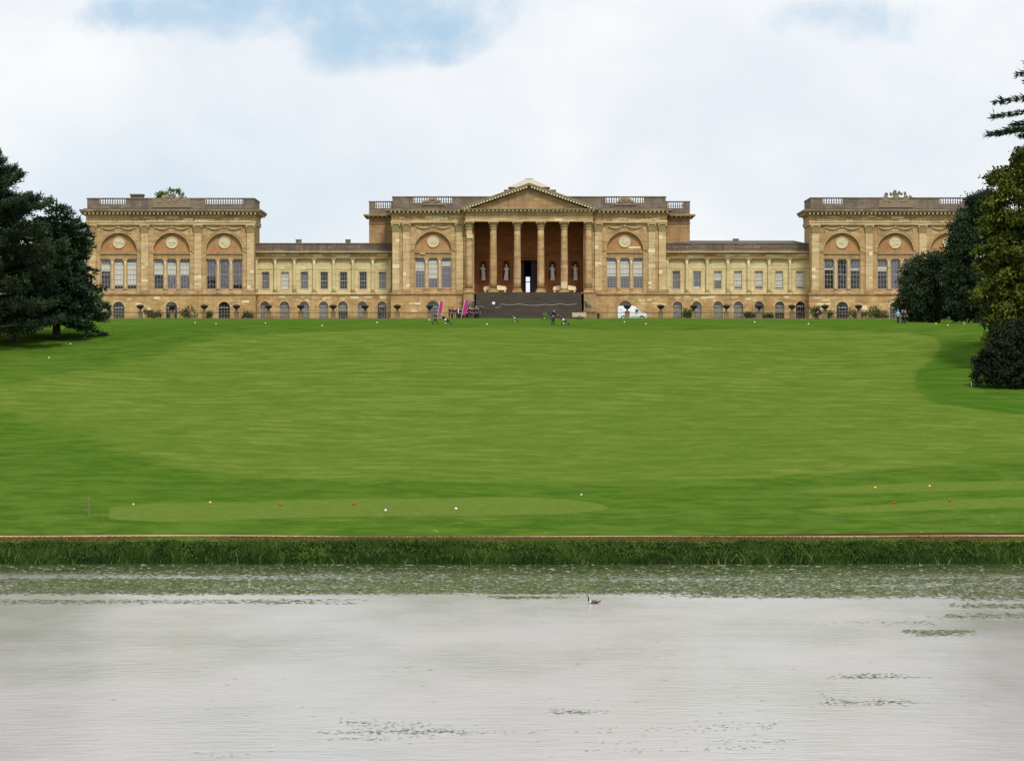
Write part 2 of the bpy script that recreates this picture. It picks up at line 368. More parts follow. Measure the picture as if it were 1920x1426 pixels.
def water_mat():
    m, k, b, o = newmat('lake_water'); t = k.t
    g = k.new('ShaderNodeNewGeometry'); P = g.outputs['Position']
    b.inputs['Base Color'].default_value = (0.38, 0.335, 0.32, 1); b.inputs['IOR'].default_value = 1.34
    b.inputs['Specular IOR Level'].default_value = 0.5
    pat = k.noise(k.scale(P, (0.06, 0.022, 1)), 1.0, 5, 0.6)
    s = k.new('ShaderNodeSeparateXYZ'); t.links.new(P, s.inputs[0])
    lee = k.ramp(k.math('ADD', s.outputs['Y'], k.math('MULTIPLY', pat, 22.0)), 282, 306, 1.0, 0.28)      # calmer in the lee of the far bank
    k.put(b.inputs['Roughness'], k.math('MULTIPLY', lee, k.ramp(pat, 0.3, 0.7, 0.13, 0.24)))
    k.put(b.inputs['Base Color'], k.mix(k.ramp(lee, 0.28, 1.0), (0.06, 0.065, 0.04), (0.40, 0.372, 0.368)))  # dark reflection of the bank put into the base colour near the shore
    h = k.math('ADD', k.math('ADD', k.math('MULTIPLY', k.noise(k.scale(P, (0.16, 0.30, 1)), 1.0, 3, 0.5), 0.7), k.noise(k.scale(P, (0.7, 1.3, 1)), 1.0, 4, 0.6)), k.math('MULTIPLY', k.noise(P, 4.5, 3, 0.6), 0.22))
    bp = k.new('ShaderNodeBump'); k.put(bp.inputs['Strength'], k.math('MULTIPLY', lee, k.ramp(pat, 0.32, 0.68, 0.42, 0.8))); bp.inputs['Distance'].default_value = 0.075
    k.put(bp.inputs['Height'], h); t.links.new(bp.outputs[0], b.inputs['Normal'])
water_mat()
def path_mat():
    m, k, b, o = newmat('path_earth'); g = k.new('ShaderNodeNewGeometry')
    n = k.noise(g.outputs['Position'], 0.25, 5, 0.6); n2 = k.noise(g.outputs['Position'], 3, 4)
    col = k.mix(k.ramp(n, 0.35, 0.65), (0.36, 0.235, 0.115), (0.46, 0.32, 0.175)); col = k.mix(k.ramp(n2, 0.5, 0.7, 0, 0.5), col, (0.20, 0.14, 0.06))
    k.put(b.inputs['Base Color'], col); b.inputs['Roughness'].default_value = 0.95
path_mat()

# ------------------------------------------------------------------ terrain
PD = np.array([-200, 0, 4, 20, 45, 70, 288, 296, 297.6, 301.2, 303, 304.6, 307, 312, 320, 332, 365, 395, 415, 430, 445, 460, 480, 520, 560, 580, 1000, 8000.])
PZ = np.array([12.5, 12.3, 12.0, 8, 2, -1.5, -1.5, -0.3, 0.12, 1.62, 1.80, 1.92, 2.30, 2.95, 3.98, 5.5, 9.65, 13.6, 16.2, 18.3, 19.9, 20.7, 21.3, 22.2, 22.85, 23.1, 23.3, 24.])
_d = np.arange(-200, 8000, 0.25); _z = np.interp(_d, PD, PZ)
_k = np.ones(41)/41; _s = np.convolve(np.pad(_z, 20, mode='edge'), _k, 'valid')
_w = np.clip((_d-306)/8, 0, 1); _z = _z*(1-_w)+_s*_w                # smooth the lawn, keep the bank crisp
def ground(x, y):
    x = np.asarray(x, float); y = np.asarray(y, float)
    sh = 0.55*np.sin(x*0.11+1.0)+0.35*np.sin(x*0.31+0.4)              # the shoreline wanders a little
    z = np.interp(y+sh*np.clip((330-y)/25, 0, 1)*np.clip((y-250)/30, 0, 1), _d, _z)
    a = np.clip((y-306)/20, 0, 1)*np.clip((560-y)/60, 0, 1)
    z = z+a*(0.16*np.sin(x*0.09+y*0.05)+0.10*np.sin(x*0.21-y*0.07+1.7))
    side = np.clip((np.abs(x)-110)/60, 0, 1)                          # banks either side of the lake
    return np.where(y < 300, z+side*np.clip(4-z, 0, 6)*np.clip((y-30)/60, 0, 1), z)
def gz(x, y): return float(ground(x, y))
_ys = np.arange(297, 640, 0.25)
def at(px, py):
    """where the line of sight through a photo pixel meets the ground"""
    g = ground((px-CXP)*_ys/F, _ys); r = CZ+(CYP-py)*_ys/F
    i = int(np.argmax(g >= r)) if (g >= r).any() else int(np.argmin(r-g))
    y = float(_ys[i]); x = X(px, y); return Vector((x, y, gz(x, y)))
def P3(px, d): x = X(px, d); return Vector((x, d, gz(x, d)))
def axis(dense, lo, hi, step, far):
    a = list(np.arange(lo, hi+1e-6, step)); s = step; v = hi
    while v < far: s *= 1.35; v += s; a.append(v)
    s = step; v = lo; b = []
    while v > -dense: s *= 1.35; v -= s; b.append(v)
    return np.array(b[::-1]+a)
def build_lawn():
    xs = axis(5000, -90, 90, 0.6, 5000)
    ys = np.concatenate([np.arange(-200, -8, 12), np.arange(-8, 80, 2), np.arange(80, 280, 12), np.arange(280, 296, 2), np.arange(296, 308, 0.3), np.arange(308, 480, 0.8), np.arange(480, 640, 4), np.geomspace(640, 7500, 22)])
    gx, gy = np.meshgrid(xs, ys); z = ground(gx, gy); n, m = gx.shape
    V = np.stack([gx, gy, z], -1).reshape(-1, 3)
    idx = np.arange(n*m).reshape(n, m); Q = np.stack([idx[:-1, :-1], idx[:-1, 1:], idx[1:, 1:], idx[1:, :-1]], -1).reshape(-1, 4)
    me = bpy.data.meshes.new('lawn'); me.vertices.add(len(V)); me.vertices.foreach_set('co', V.ravel().astype(np.float32))
    me.loops.add(Q.size); me.loops.foreach_set('vertex_index', Q.ravel().astype(np.int32))
    me.polygons.add(len(Q)); me.polygons.foreach_set('loop_start', np.arange(0, Q.size, 4, dtype=np.int32))
    me.polygons.foreach_set('use_smooth', [True]*len(Q)); me.update(calc_edges=True)
    def inside(poly, soft):
        """1 inside, 0 outside, with an edge `soft` metres wide (world plan coordinates)"""
        P = [at(*p) for p in poly]; P = np.array([(p.x, p.y) for p in P]); x, y = V[:, 0], V[:, 1]
        ins = np.zeros(len(V), bool); dist = np.full(len(V), 1e9)
        for i in range(len(P)):
            a, b = P[i], P[(i+1) % len(P)]
            c = ((a[1] > y) != (b[1] > y)); 
            with np.errstate(divide='ignore', invalid='ignore'):
                ins ^= c & (x < (b[0]-a[0])*(y-a[1])/(b[1]-a[1])+a[0])
            e = b-a; tt = np.clip(((x-a[0])*e[0]+(y-a[1])*e[1])/(e@e+1e-9), 0, 1)
            dist = np.minimum(dist, np.hypot(x-a[0]-tt*e[0], y-a[1]-tt*e[1]))
        return np.clip(0.5+np.where(ins, dist, -dist)/soft, 0, 1)
    fpoly = [(-150, 735), (0, 720), (200, 690), (330, 655), (420, 630), (700, 618), (1000, 614), (1400, 617), (1700, 623), (1752, 632), (1766, 648),
                   (1750, 674), (1722, 692), (1714, 710), (1722, 736), (1760, 757), (1920, 778), (2100, 792), (2100, 835), (1920, 862), (1600, 886),
                   (1300, 903), (900, 903), (600, 903), (420, 890), (270, 862), (130, 812), (0, 775), (-150, 745)]
    wx = np.clip((V[:, 0]-15)/15, 0, 1)*np.clip((V[:, 1]-352)/14, 0, 1); fair = inside(fpoly, 1.2)*wx+inside(fpoly, 11.0)*(1-wx)
    tee = inside([(205, 951), (300, 943), (500, 941), (800, 935), (950, 931), (1060, 935), (1120, 943), (1142, 951), (1120, 959), (1000, 965), (800, 967),
                  (500, 972), (300, 978), (205, 973)], 0.9)
    tee = np.maximum(tee, inside([(1480, 922), (1560, 913), (1750, 904), (1990, 900), (1990, 915), (1760, 921), (1560, 924)], 1.2))
    tee = np.maximum(tee, inside([(1500, 956), (1600, 949), (1760, 938), (1990, 930), (1990, 950), (1720, 957), (1560, 962)], 1.0))
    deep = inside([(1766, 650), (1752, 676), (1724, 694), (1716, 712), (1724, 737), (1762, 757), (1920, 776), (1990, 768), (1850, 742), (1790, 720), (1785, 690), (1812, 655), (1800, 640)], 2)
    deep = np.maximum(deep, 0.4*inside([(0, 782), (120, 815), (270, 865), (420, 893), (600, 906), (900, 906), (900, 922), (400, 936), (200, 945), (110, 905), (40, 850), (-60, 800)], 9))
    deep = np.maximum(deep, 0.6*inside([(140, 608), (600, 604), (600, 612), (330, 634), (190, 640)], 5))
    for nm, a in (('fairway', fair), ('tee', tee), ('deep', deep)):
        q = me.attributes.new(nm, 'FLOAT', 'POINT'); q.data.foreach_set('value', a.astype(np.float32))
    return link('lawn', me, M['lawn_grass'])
tag(build_lawn(), kind='structure')
water = mesh('lake_water', [(-260, 20, 0), (260, 20, 0), (260, 300.5, 0), (-260, 300.5, 0)], [(0, 1, 2, 3)])
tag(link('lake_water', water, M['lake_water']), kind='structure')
def shore(x): return 0.55*math.sin(x*0.11+1.0)+0.35*math.sin(x*0.31+0.4)
def build_path():
    v = []; f = []; v2 = []; xs = np.arange(-95, 95, 0.8)
    for i, x in enumerate(xs):
        w = 0.30+0.30*abs(math.sin(x*0.07+0.6))+0.25*max(0, (abs(x-2)-14)/22) if abs(x) < 60 else 0.8
        w *= 0.45+0.6*min(1, max(0, abs(x-6)-9)/12+0.25)
        y0 = 303.2-shore(x)*0.85+0.25*math.sin(x*0.2); y1 = y0+w
        v += [(x, y0, gz(x, y0)+0.03), (x, y1, gz(x, y1)+0.05)]
        hgt = 0.03+0.17*max(0, math.sin(x*0.075-0.9))*(1 if x > 5 else 0.5)
        v2 += [(x, y1, gz(x, y1)+0.02), (x, y1+0.05, gz(x, y1)+0.05+hgt), (x, y1+0.5, gz(x, y1+0.5)+0.04)]
        if i:
            b = 2*i; f.append((b-2, b, b+1, b-1))
    p = tag(link('path', mesh('path', v, f), M['path_earth']), kind='structure')
    return p, v2
pth, v2 = build_path()
_f = []
for i in range(1, len(v2)//3): _f.append((3*i-3, 3*i, 3*i+1, 3*i-2))
link('soil_edge', mesh('soil_edge', v2, _f), M['soil'], pth)
_f = [(3*i-2, 3*i+1, 3*i+2, 3*i-1) for i in range(1, len(v2)//3)]
tm = mesh('turf_lip', v2, _f); link('turf_lip', tm, M['lawn_grass'], pth)

# ------------------------------------------------------------------ the house
YF = 600.0
def hx(px, dy=0.0): return X(px, YF+dy)
def hz(py, dy=0.0): return Z(py, YF+dy)
G0 = 23.16                                               # terrace level
house = empty('country_house', (hx(992), YF, G0), 'long honey-coloured stone mansion with pedimented portico and end pavilions', 'mansion')
def hp(mb, name, mat, parent=None, smooth=False): return mb.obj(name, M[mat], parent or house, smooth)

def make_column(name, r, h, order):
    """unit column standing at its own origin: shaft, capital, base meshes"""
    hb, hc = r*1.0, (r*2.2 if order == 'corinthian' else r*1.0); sh = MB(); prof = []
    for i in range(9):
        t = i/8; prof.append((r*(1-0.15*max(0, (t-0.3)/0.7)**1.6), hb+(h-hb-hc)*t))
    sh.lathe(prof, 20)
    ba = MB().lathe([(r*1.38, hb*0.30), (r*1.42, hb*0.42), (r*1.36, hb*0.55), (r*1.14, hb*0.62), (r*1.12, hb*0.72), (r*1.24, hb*0.8), (r*1.22, hb*0.92), (r*1.0, hb)], 20)
    ba.box(-r*1.42, r*1.42, -r*1.42, r*1.42, 0, hb*0.30); ca = MB(); z0 = h-hc
    if order == 'corinthian':
        ca.lathe([(r*0.92, z0-0.06*r), (r*1.0, z0), (r*0.9, z0+0.1*r), (r*0.9, z0+hc*0.55), (r*1.15, z0+hc*0.88)], 16)
        for row, (n, zz, rr, hh) in enumerate(((8, 0.05, 0.93, 0.42), (8, 0.32, 0.98, 0.42))):
            for i in range(n):
                a = 2*PI*(i+0.5*row)/n; c, s_ = math.cos(a), math.sin(a); tg = (-s_, c)
                P = [(rr*r, zz*hc), (rr*r*1.12, (zz+hh*0.6)*hc), (rr*r*1.42, (zz+hh)*hc), (rr*r*1.36, (zz+hh*0.82)*hc)]; wd = [0.30*r, 0.34*r, 0.22*r, 0.12*r]
                v = []
                for (q, z), w in zip(P, wd): v += [(q*c-tg[0]*w, q*s_-tg[1]*w, z0+z), (q*c+tg[0]*w, q*s_+tg[1]*w, z0+z)]
                ca.add(v, [(0, 1, 3, 2), (2, 3, 5, 4), (4, 5, 7, 6)])
        for sx in (-1, 1):
            for sy in (-1, 1): ca.ball((sx*r*1.12, sy*r*1.12, z0+hc*0.80), (r*0.26, r*0.26, r*0.26), 8, 5)
        q = r*1.42; ca.add([(-q, -q, h-hc*0.12), (q, -q, h-hc*0.12), (q, q, h-hc*0.12), (-q, q, h-hc*0.12), (-q, -q, h), (q, -q, h), (q, q, h), (-q, q, h)],
               [(0, 3, 2, 1), (4, 5, 6, 7), (0, 1, 5, 4), (1, 2, 6, 5), (2, 3, 7, 6), (3, 0, 4, 7)])
    else:
        ca.lathe([(r*0.86, z0), (r*1.05, z0+hc*0.35), (r*1.1, z0+hc*0.6)], 16)
        for sx in (-1, 1):
            for i in range(10):
                pass
            ca.add(*cyl_y(sx*r*1.05, z0+hc*0.42, r*0.46, -r*0.95, r*0.95))
        ca.box(-r*1.3, r*1.3, -r*1.05, r*1.05, h-hc*0.38, h)
    return (mesh('shaft', sh.v, sh.f, True), mesh('capital', ca.v, ca.f), mesh('base', ba.v, ba.f))
def cyl_y(x, z, r, y0, y1, n=12):
    v = [(x+r*math.cos(2*PI*i/n), y0, z+r*math.sin(2*PI*i/n)) for i in range(n)]+[(x+r*math.cos(2*PI*i/n), y1, z+r*math.sin(2*PI*i/n)) for i in range(n)]
    return v, [tuple(range(n)), tuple(reversed(range(n, 2*n)))]+[(i, i+n, (i+1) % n+n, (i+1) % n) for i in range(n)]
_cache = {}
def column(x, y, z0, z1, r, order, mat, cmat=None, parent=None):
    key = (round(r, 3), round(z1-z0, 3), order, mat)
    if key not in _cache: _cache[key] = make_column('column', r, z1-z0, order)
    s, c, b = _cache[key]; par = parent or house
    o = link('column', s, M[mat], par, (x, y, z0))
    for nm, me, mm in (('capital', c, cmat or mat), ('column_base', b, mat)):
        q = link(nm, me, M[mm], o, (0, 0, 0), local=True)
    return o
def pilaster(x0, x1, y, z0, z1, capz, mat='ashlar_pale'):
    w = x1-x0; p = hp(MB().box(x0, x1, y-0.28, y+0.02, z0+0.55, capz), 'pilaster', mat)
    b = MB().box(x0-0.14, x1+0.14, y-0.42, y+0.02, z0, z0+0.24); b.box(x0-0.07, x1+0.07, y-0.35, y+0.02, z0+0.24, z0+0.55)
    hp(b, 'pilaster_base', 'ashlar_brown', p)
    c = MB(); n = 7; hc = z1-capz
    c.box(x0-0.02, x1+0.02, y-0.31, y+0.02, capz, z1-hc*0.16); c.box(x0-0.2, x1+0.2, y-0.5, y+0.02, z1-hc*0.14, z1)
    for row in range(2):
        for i in range(4):
            cx = x0+w*(i+0.5*(row == 0)+0.25*0)/3.5; zz = capz+hc*(0.02+0.34*row)
            c.add([(cx-0.13, y-0.32, zz), (cx+0.13, y-0.32, zz), (cx+0.12, y-0.48, zz+hc*0.36), (cx-0.12, y-0.48, zz+hc*0.36), (cx, y-0.42, zz+hc*0.30)], [(0, 1, 2, 3), (3, 2, 4)])
    for sx in (x0-0.05, x1+0.05): c.ball((sx, y-0.40, z1-hc*0.28), 0.17, 8, 5)
    hp(c, 'pilaster_capital', 'carved_gold', p); return p
def modillions(mb, x0, x1, y, z0, z1, pitch=0.62, w=0.26, dep=0.62):
    n = int((x1-x0)/pitch)
    for i in range(n+1):
        c = x0+(x1-x0)*i/n; mb.box(c-w/2, c+w/2, y-dep, y, z0, z1)
def baluster_mesh(h):
    key = ('bal', round(h, 3))
    if key not in _cache:
        m = MB().lathe([(0.10, 0), (0.10, 0.08*h), (0.06, 0.12*h), (0.115, 0.32*h), (0.10, 0.45*h), (0.05, 0.72*h), (0.055, 0.85*h), (0.10, 0.90*h), (0.10, h)], 8)
        _cache[key] = mesh('baluster', m.v, m.f, True)
    return _cache[key]
def balustrade(parent, x0, x1, y, z0, z1, pitch=0.36):
    n = max(3, int(round((x1-x0)/pitch)))
    for i in range(n): link('baluster', baluster_mesh(z1-z0), M['ashlar_grey'], parent, (x0+(x1-x0)*(i+0.5)/n, y, z0))
def parapet(name, x0, x1, y0, y1, z0, zc, z1, opens, mat='ashlar_grey', back=True):
    """solid parapet with balustraded openings in front; z0 foot, zc underside of coping, z1 top"""
    m = MB(); zb = z0+(zc-z0)*0.50
    xs = [x0]+[v for o in opens for v in o]+[x1]
    for i in range(0, len(xs), 2): m.box(xs[i], xs[i+1], y0, y0+0.5, z0, zc)
    for a, b in opens: m.box(a, b, y0+0.06, y0+0.44, z0, zb)
    m.box(x0-0.08, x1+0.08, y0-0.08, y0+0.58, zc, z1)
    m.box(x0, x0+0.5, y0+0.5, y1, z0, zc); m.box(x1-0.5, x1, y0+0.5, y1, z0, zc)
    m.box(x0-0.08, x0+0.58, y0+0.58, y1, zc, z1); m.box(x1-0.58, x1+0.08, y0+0.58, y1, zc, z1)
    p = hp(m, name, mat)
    for a, b in opens: balustrade(p, a, b, y0+0.25, zb, zc)
    return p

def window(x0, x1, z0, z1, y, segs, nx=3, nz=6, zs=None, frame='window_paint', parent=None):
    """sash or arched window. segs: [(fraction from the top, 'white'|'grey'|'beige'|'dark'), ...]"""
    par = parent or house; fw = 0.07; mid = (z0+z1)/2
    if zs is None: out, inn = rect(x0, x1, z0, z1), rect(x0+fw, x1-fw, z0+fw, z1-fw)
    else: out, inn = arch(x0, x1, z0, zs), arch(x0+fw, x1-fw, z0+fw, zs)
    w = hp(MB().panel(out, [inn], y, 0.08), 'window', frame, par)
    g = MB().panel(inn, [], y+0.05); hp(g, 'window_glass', 'window_glass', w)
    def top(x):
        if zs is None: return z1-fw
        c, r = (x0+x1)/2, (x1-x0)/2-fw; return zs+math.sqrt(max(0, r*r-(x-c)**2))
    b = MB(); bt = 0.013
    for i in range(1, nx):
        x = x0+(x1-x0)*i/nx; b.box(x-bt, x+bt, y+0.01, y+0.045, z0+fw, top(x))
    ztop = z1-fw if zs is None else zs
    for j in range(1, nz):
        z = z0+(ztop-z0)*j/nz; q = 0.035 if (zs is None and j == nz//2) else bt; b.box(x0+fw, x1-fw, y+0.008, y+0.047, z-q, z+q)
    if zs is not None: b.box(x0+fw, x1-fw, y+0.005, y+0.05, zs-0.05, zs+0.05)
    hp(b, 'glazing_bars', frame, w)
    a = 0.0; H = z1-z0
    for fr, kind in segs:
        if kind != 'dark':
            zt, zb = z1-a*H, z1-fr*H; m = MB()
            if zs is None:
                n = 10                                        # a softly uneven cloth or shutter face
                for i in range(n):
                    xa, xb = x0+(x1-x0)*i/n, x0+(x1-x0)*(i+1)/n; d = 0.062+0.012*(i % 2)
                    m.box(xa, xb, y+d, y+d+0.02, zb, zt)
            else: m.panel(arch(x0, x1, max(z0, zb), zs) if zt > zs else rect(x0, x1, zb, zt), [], y+0.16)
            hp(m, 'blind', {'white': 'blind_white', 'grey': 'shutter_grey', 'beige': 'shutter_beige'}[kind], w)
        a = fr
    r = MB().box(x0-0.3, x1+0.3, y+0.9, y+0.95, z0-0.2, z1+0.2); hp(r, 'dark_backing', 'unlit_room', w)  # near-black panel close behind the glass, standing in for the unlit interior
    return w
def moulding_arch(cx, r, zs, y, wd=0.36, proud=0.09, n=22):
    m = MB(); v = []; f = []
    for i in range(n+1):
        a = PI*i/n
        for rr, yy in ((r, y), (r, y-proud), (r+wd*0.6, y-proud), (r+wd, y-proud*1.5), (r+wd, y)): v.append((cx+rr*math.cos(a), yy, zs+rr*math.sin(a)))
    for i in range(n):
        for q in range(4): f.append((i*5+q, i*5+q+1, i*5+q+6, i*5+q+5))
    return m.add(v, f)
def swag(x0, x1, y, z, sag=0.45):
    m = MB(); c = (x0+x1)/2
    for a, b in ((x0, c-0.25), (c+0.25, x1)):
        m.tube([(a+(b-a)*i/8, y-0.10, z-sag*(1-(2*i/8-1)**2)*0.8) for i in range(9)], [0.08+0.07*math.sin(PI*i/8) for i in range(9)], 6)
    m.ball((c, y-0.08, z+0.05), (0.28, 0.12, 0.30), 8, 6)
    for s_ in (x0, x1): m.tube([(s_, y-0.08, z), (s_, y-0.08, z-0.8)], [0.10, 0.05], 6)
    return m
med_me = None
def medallion(x, y, z, r, seed):
    rr = random.Random(seed); m = MB(); m.add(*cyl_y(x, z, r, y-0.08, y, 28))
    ring = MB(); v = []
    for i in range(10):
        a = rr.uniform(0, 2*PI); d = rr.uniform(0, 0.55)*r; m.ball((x+d*math.cos(a), y-0.09, z+d*math.sin(a)), (rr.uniform(.12, .3)*r, 0.07, rr.uniform(.12, .32)*r), 7, 5)
    n = 28
    for i in range(n+1):
        a = 2*PI*i/n
        for q, yy in ((0.86, y-0.08), (0.86, y-0.14), (1.0, y-0.14), (1.0, y-0.02)): v.append((x+q*r*math.cos(a), yy, z+q*r*math.sin(a)))
    m.add(v, [(i*4+q, i*4+q+1, i*4+q+5, i*4+q+4) for i in range(n) for q in range(3)])
    return hp(m, 'medallion', 'medallion_stone')
nst = [0]
def new_stones(boxes, y):
    for (x, z, w, h) in boxes:
        nst[0] += 1; hp(MB().box(x, x+w, y-0.006-0.00031*(nst[0]*37 % 101), y+0.1, z, z+h), 'replacement_stone', ('new_stone', 'ashlar_pale', 'new_stone_dull')[nst[0] % 3])

zt = dict(cap=hz(437), capt=hz(421.5), archi=hz(417.5), frieze=hz(403.5), corn=hz(393))
def big_bay(c, w, segs, mat_inf, seed, cz=0.0):
    """infill of one arched bay: tympanum, entablature, three sashes, two colonnettes. c, w in photo px"""
    yb = YF+0.42; x0, x1 = hx(c-w), hx(c+w); sp = hz(471+cz); r = (x1-x0)/2
    zb, wt, wb = hz(551), hz(486+cz), hz(542+cz)
    third = [(hx(c-w*0.97), hx(c-w*0.46)), (hx(c-w*0.245), hx(c+w*0.245)), (hx(c+w*0.46), hx(c+w*0.97))]
    hp(MB().panel(arch(x0-0.05, x1+0.05, zb, sp, 20), [rect(a, b, wb, wt) for a, b in third], yb, 0.3), 'bay_infill', mat_inf)
    e = MB().box(x0, x1, yb-0.22, yb-0.001, hz(485.5+cz), hz(476.5+cz)); e.box(x0, x1, yb-0.36, yb-0.001, hz(476.4+cz), hz(471+cz))
    hp(e, 'bay_entablature', mat_inf if mat_inf != 'ashlar_rust' else 'ashlar_brown')
    hp(MB().box(x0, x1, yb-0.2, yb-0.002, zb, hz(543.5+cz)), 'bay_sill', 'ashlar')
    for s_ in (-1, 1):
        column(hx(c+s_*w*0.353), yb-0.18, hz(549), hz(485.6+cz), 0.26, 'ionic', 'ashlar_pale' if mat_inf != 'ashlar_brown_c' else 'ashlar_brown')
    for (a, b), sg in zip(third, segs): window(a, b, wb, wt, yb+0.03, sg)
    medallion(hx(c), yb, hz(454.5+cz), 0.92, seed)
    hp(moulding_arch(hx(c), r, sp, YF), 'archivolt', 'ashlar')
    hp(swag(hx(c-w*0.95), hx(c+w*0.95), YF, hz(425.5+cz)), 'swag', 'carved_gold')

def pavilion(xl, xr, bays, pils, segs, ptop, opens, seed):
    a, b = hx(xl), hx(xr); back = YF+13; w = 34.3
    zp, zb = hz(551), G0-0.6
    holes = [arch(hx(c-w), hx(c+w), zp+0.02, hz(471), 20) for c in bays]
    hp(MB().panel(rect(a, b, zp, zt['capt']+0.05), holes, YF, 0.56, back), 'wall', 'ashlar')
    dh = [arch(hx(c-11), hx(c+11), G0+0.05, hz(576.5)) for c in bays]
    hp(MB().panel(rect(a-0.25, b+0.25, zb, zp-0.12), dh, YF-0.3, 0.6, back), 'plinth_wall', 'ashlar_gold')
    m = MB().box(a-0.4, b+0.4, YF-0.46, back, zp-0.13, zp+0.06); hp(m, 'plinth_moulding', 'ashlar_brown')
    for i, c in enumerate(bays):
        big_bay(c, w, segs[i], 'ashlar_rust', seed+i)
        window(hx(c-11), hx(c+11), G0+0.05, hz(565.5), YF-0.02, [(0.2, 'beige')] if i % 2 else [(1, 'dark')], 4, 4, hz(576.5), 'door_paint')
        hp(moulding_arch(hx(c), hx(c+11)-hx(c), hz(576.5), YF-0.3, 0.28, 0.05), 'door_arch', 'ashlar_pale')
    for p in pils: pilaster(hx(p-6.6), hx(p+6.6), YF, zp+0.06, zt['capt'], zt['cap'])
    for i in range(len(bays)):
        for s_ in (-1, 1):
            x0, x1 = sorted((hx(bays[i]+s_*w), hx(bays[i]+s_*(49.7-6.7)))); hp(MB().box(x0+0.37, x1, YF-0.10, YF-0.001, hz(473.5), hz(470)), 'impost_band', 'ashlar')
    entab(a, b, YF, back, ptop, opens)
def entab(a, b, y, back, ptop, opens, name='', y0=0.0, side=True):
    """architrave, frieze, cornice with modillions and parapet of a block"""
    z = {k: v-y0 for k, v in zt.items()}
    m = MB().box(a-0.20, b+0.20, y-0.34, back+0.2, z['capt']-0.001, z['archi']+0.0); m.box(a-0.28, b+0.28, y-0.42, back+0.28, z['archi'], z['archi']+0.22)
    hp(m, 'architrave', 'ashlar_pale')
    hp(MB().box(a-0.16, b+0.16, y-0.30, back+0.16, z['archi']+0.22, z['frieze']), 'frieze', 'ashlar')
    m = MB().box(a-0.32, b+0.32, y-0.46, back+0.32, z['frieze'], z['frieze']+0.13)
    modillions(m, a-0.2, b+0.2, y-0.46, z['frieze']+0.13, z['frieze']+0.40)
    n = 14
    for i in range(n):
        yy = y+(back-y)*i/n
        m.box(a-0.94, a-0.32, yy, yy+0.26, z['frieze']+0.13, z['frieze']+0.40); m.box(b+0.32, b+0.94, yy, yy+0.26, z['frieze']+0.13, z['frieze']+0.40)
    hp(m, 'modillion_course', 'ashlar_pale')
    m = MB().box(a-0.30, b+0.30, y-0.44, back+0.30, z['frieze']+0.131, z['frieze']+0.40)
    m.box(a-1.0, b+1.0, y-1.14, back+1.0, z['frieze']+0.401, z['frieze']+0.62); m.box(a-1.12, b+1.12, y-1.26, back+1.12, z['frieze']+0.62, z['corn'])
    hp(m, 'cornice', 'ashlar_weathered')
    hp(MB().box(a-0.55, b+0.55, y-0.72, back+0.5, z['corn'], z['corn']+0.14), 'blocking_course', 'lead_roof')
    return parapet('parapet', a, b, y-0.05, back, z['corn']+0.14, ptop-0.2, ptop, opens)

D_, G_, Wh = 'dark', 'grey', 'white'
wl = [[[(.16, G_), (.40, Wh), (1, D_)], [(.12, G_), (.88, Wh), (1, D_)], [(.12, G_), (.87, Wh), (1, D_)]],
      [[(.14, G_), (.50, Wh), (1, D_)], [(.13, G_), (.54, Wh), (1, G_)], [(.13, G_), (.54, Wh), (1, G_)]],
      [[(.6, G_), (1, D_)], [(1, G_)], [(.85, G_), (1, D_)]]]
wr = [[[(.3, G_), (.36, Wh), (1, D_)], [(1, D_)], [(.3, G_), (.38, Wh), (1, D_)]],
      [[(.25, G_), (.4, Wh), (1, D_)], [(1, G_)], [(1, G_)]], [[(1, G_)], [(1, D_)], [(1, G_)]]]
ptopL, ptopR = hz(371), hz(370)
pavilion(163.5, 476.5, (222.5, 321.7, 420.5), (173, 271.3, 371, 469.7), wl, ptopL, [(hx(186), hx(236)), (hx(385), hx(456))], 11)
pavilion(1520, 1838, (1579, 1679, 1779), (1529, 1629.5, 1730, 1829), wr, ptopR, [(hx(1543), hx(1580)), (hx(1762), hx(1812))], 21)

# carved groups on the parapets
def carved(name, balls, boxes=(), mat='carved_grey'):
    m = MB()
    for px, py, rx, rz in balls: m.ball((hx(px), YF+0.1, hz(py)), (rx, 0.35, rz), 9, 7)
    for (p0, p1, q0, q1) in boxes: m.box(hx(p0), hx(p1), YF-0.16, YF+0.5, hz(q1), hz(q0))
    return hp(m, name, mat)
def rubble(pts, n, seed, spread=3.0):
    r_ = random.Random(seed); out = list(pts)
    for i in range(n):
        a = r_.choice(pts); out.append((a[0]+r_.uniform(-1, 1)*spread, a[1]+r_.uniform(-0.6, 1)*spread, r_.uniform(.10, .28), r_.uniform(.10, .30)))
    return out
carved('carved_trophy', rubble([(300, 378, .45, .5), (307, 372, .40, .55), (313, 370, .3, .45), (322, 372, .38, .60), (323, 366, .22, .3), (318, 378, .6, .6), (332, 374, .35, .45), (339, 369, .33, .50), (341, 364.5, .18, .28), (346, 375, .45, .45), (328, 377, .5, .5)], 60, 4, 4.0), [(286, 358, 373, 389)])
carved('carved_arms', rubble([(1660, 376, .62, .65), (1661, 369.5, .32, .45), (1661.5, 362.5, .17, .21), (1656, 373, .3, .35), (1668, 377, .5, .25), (1680, 371, .55, .7), (1680, 364, .42, .22), (1680, 359.5, .10, .28), (1675.5, 361.5, .09, .25), (1684.5, 361.5, .09, .25),
       (1672, 363, .10, .16), (1688, 363, .10, .16), (1698.5, 376, .62, .65), (1698, 369.5, .32, .45), (1697.5, 362, .17, .21), (1703, 373, .3, .35), (1691, 377, .5, .25), (1705.5, 370, .09, .45)], 40, 5, 2.5), [(1648, 1712, 374, 389)])
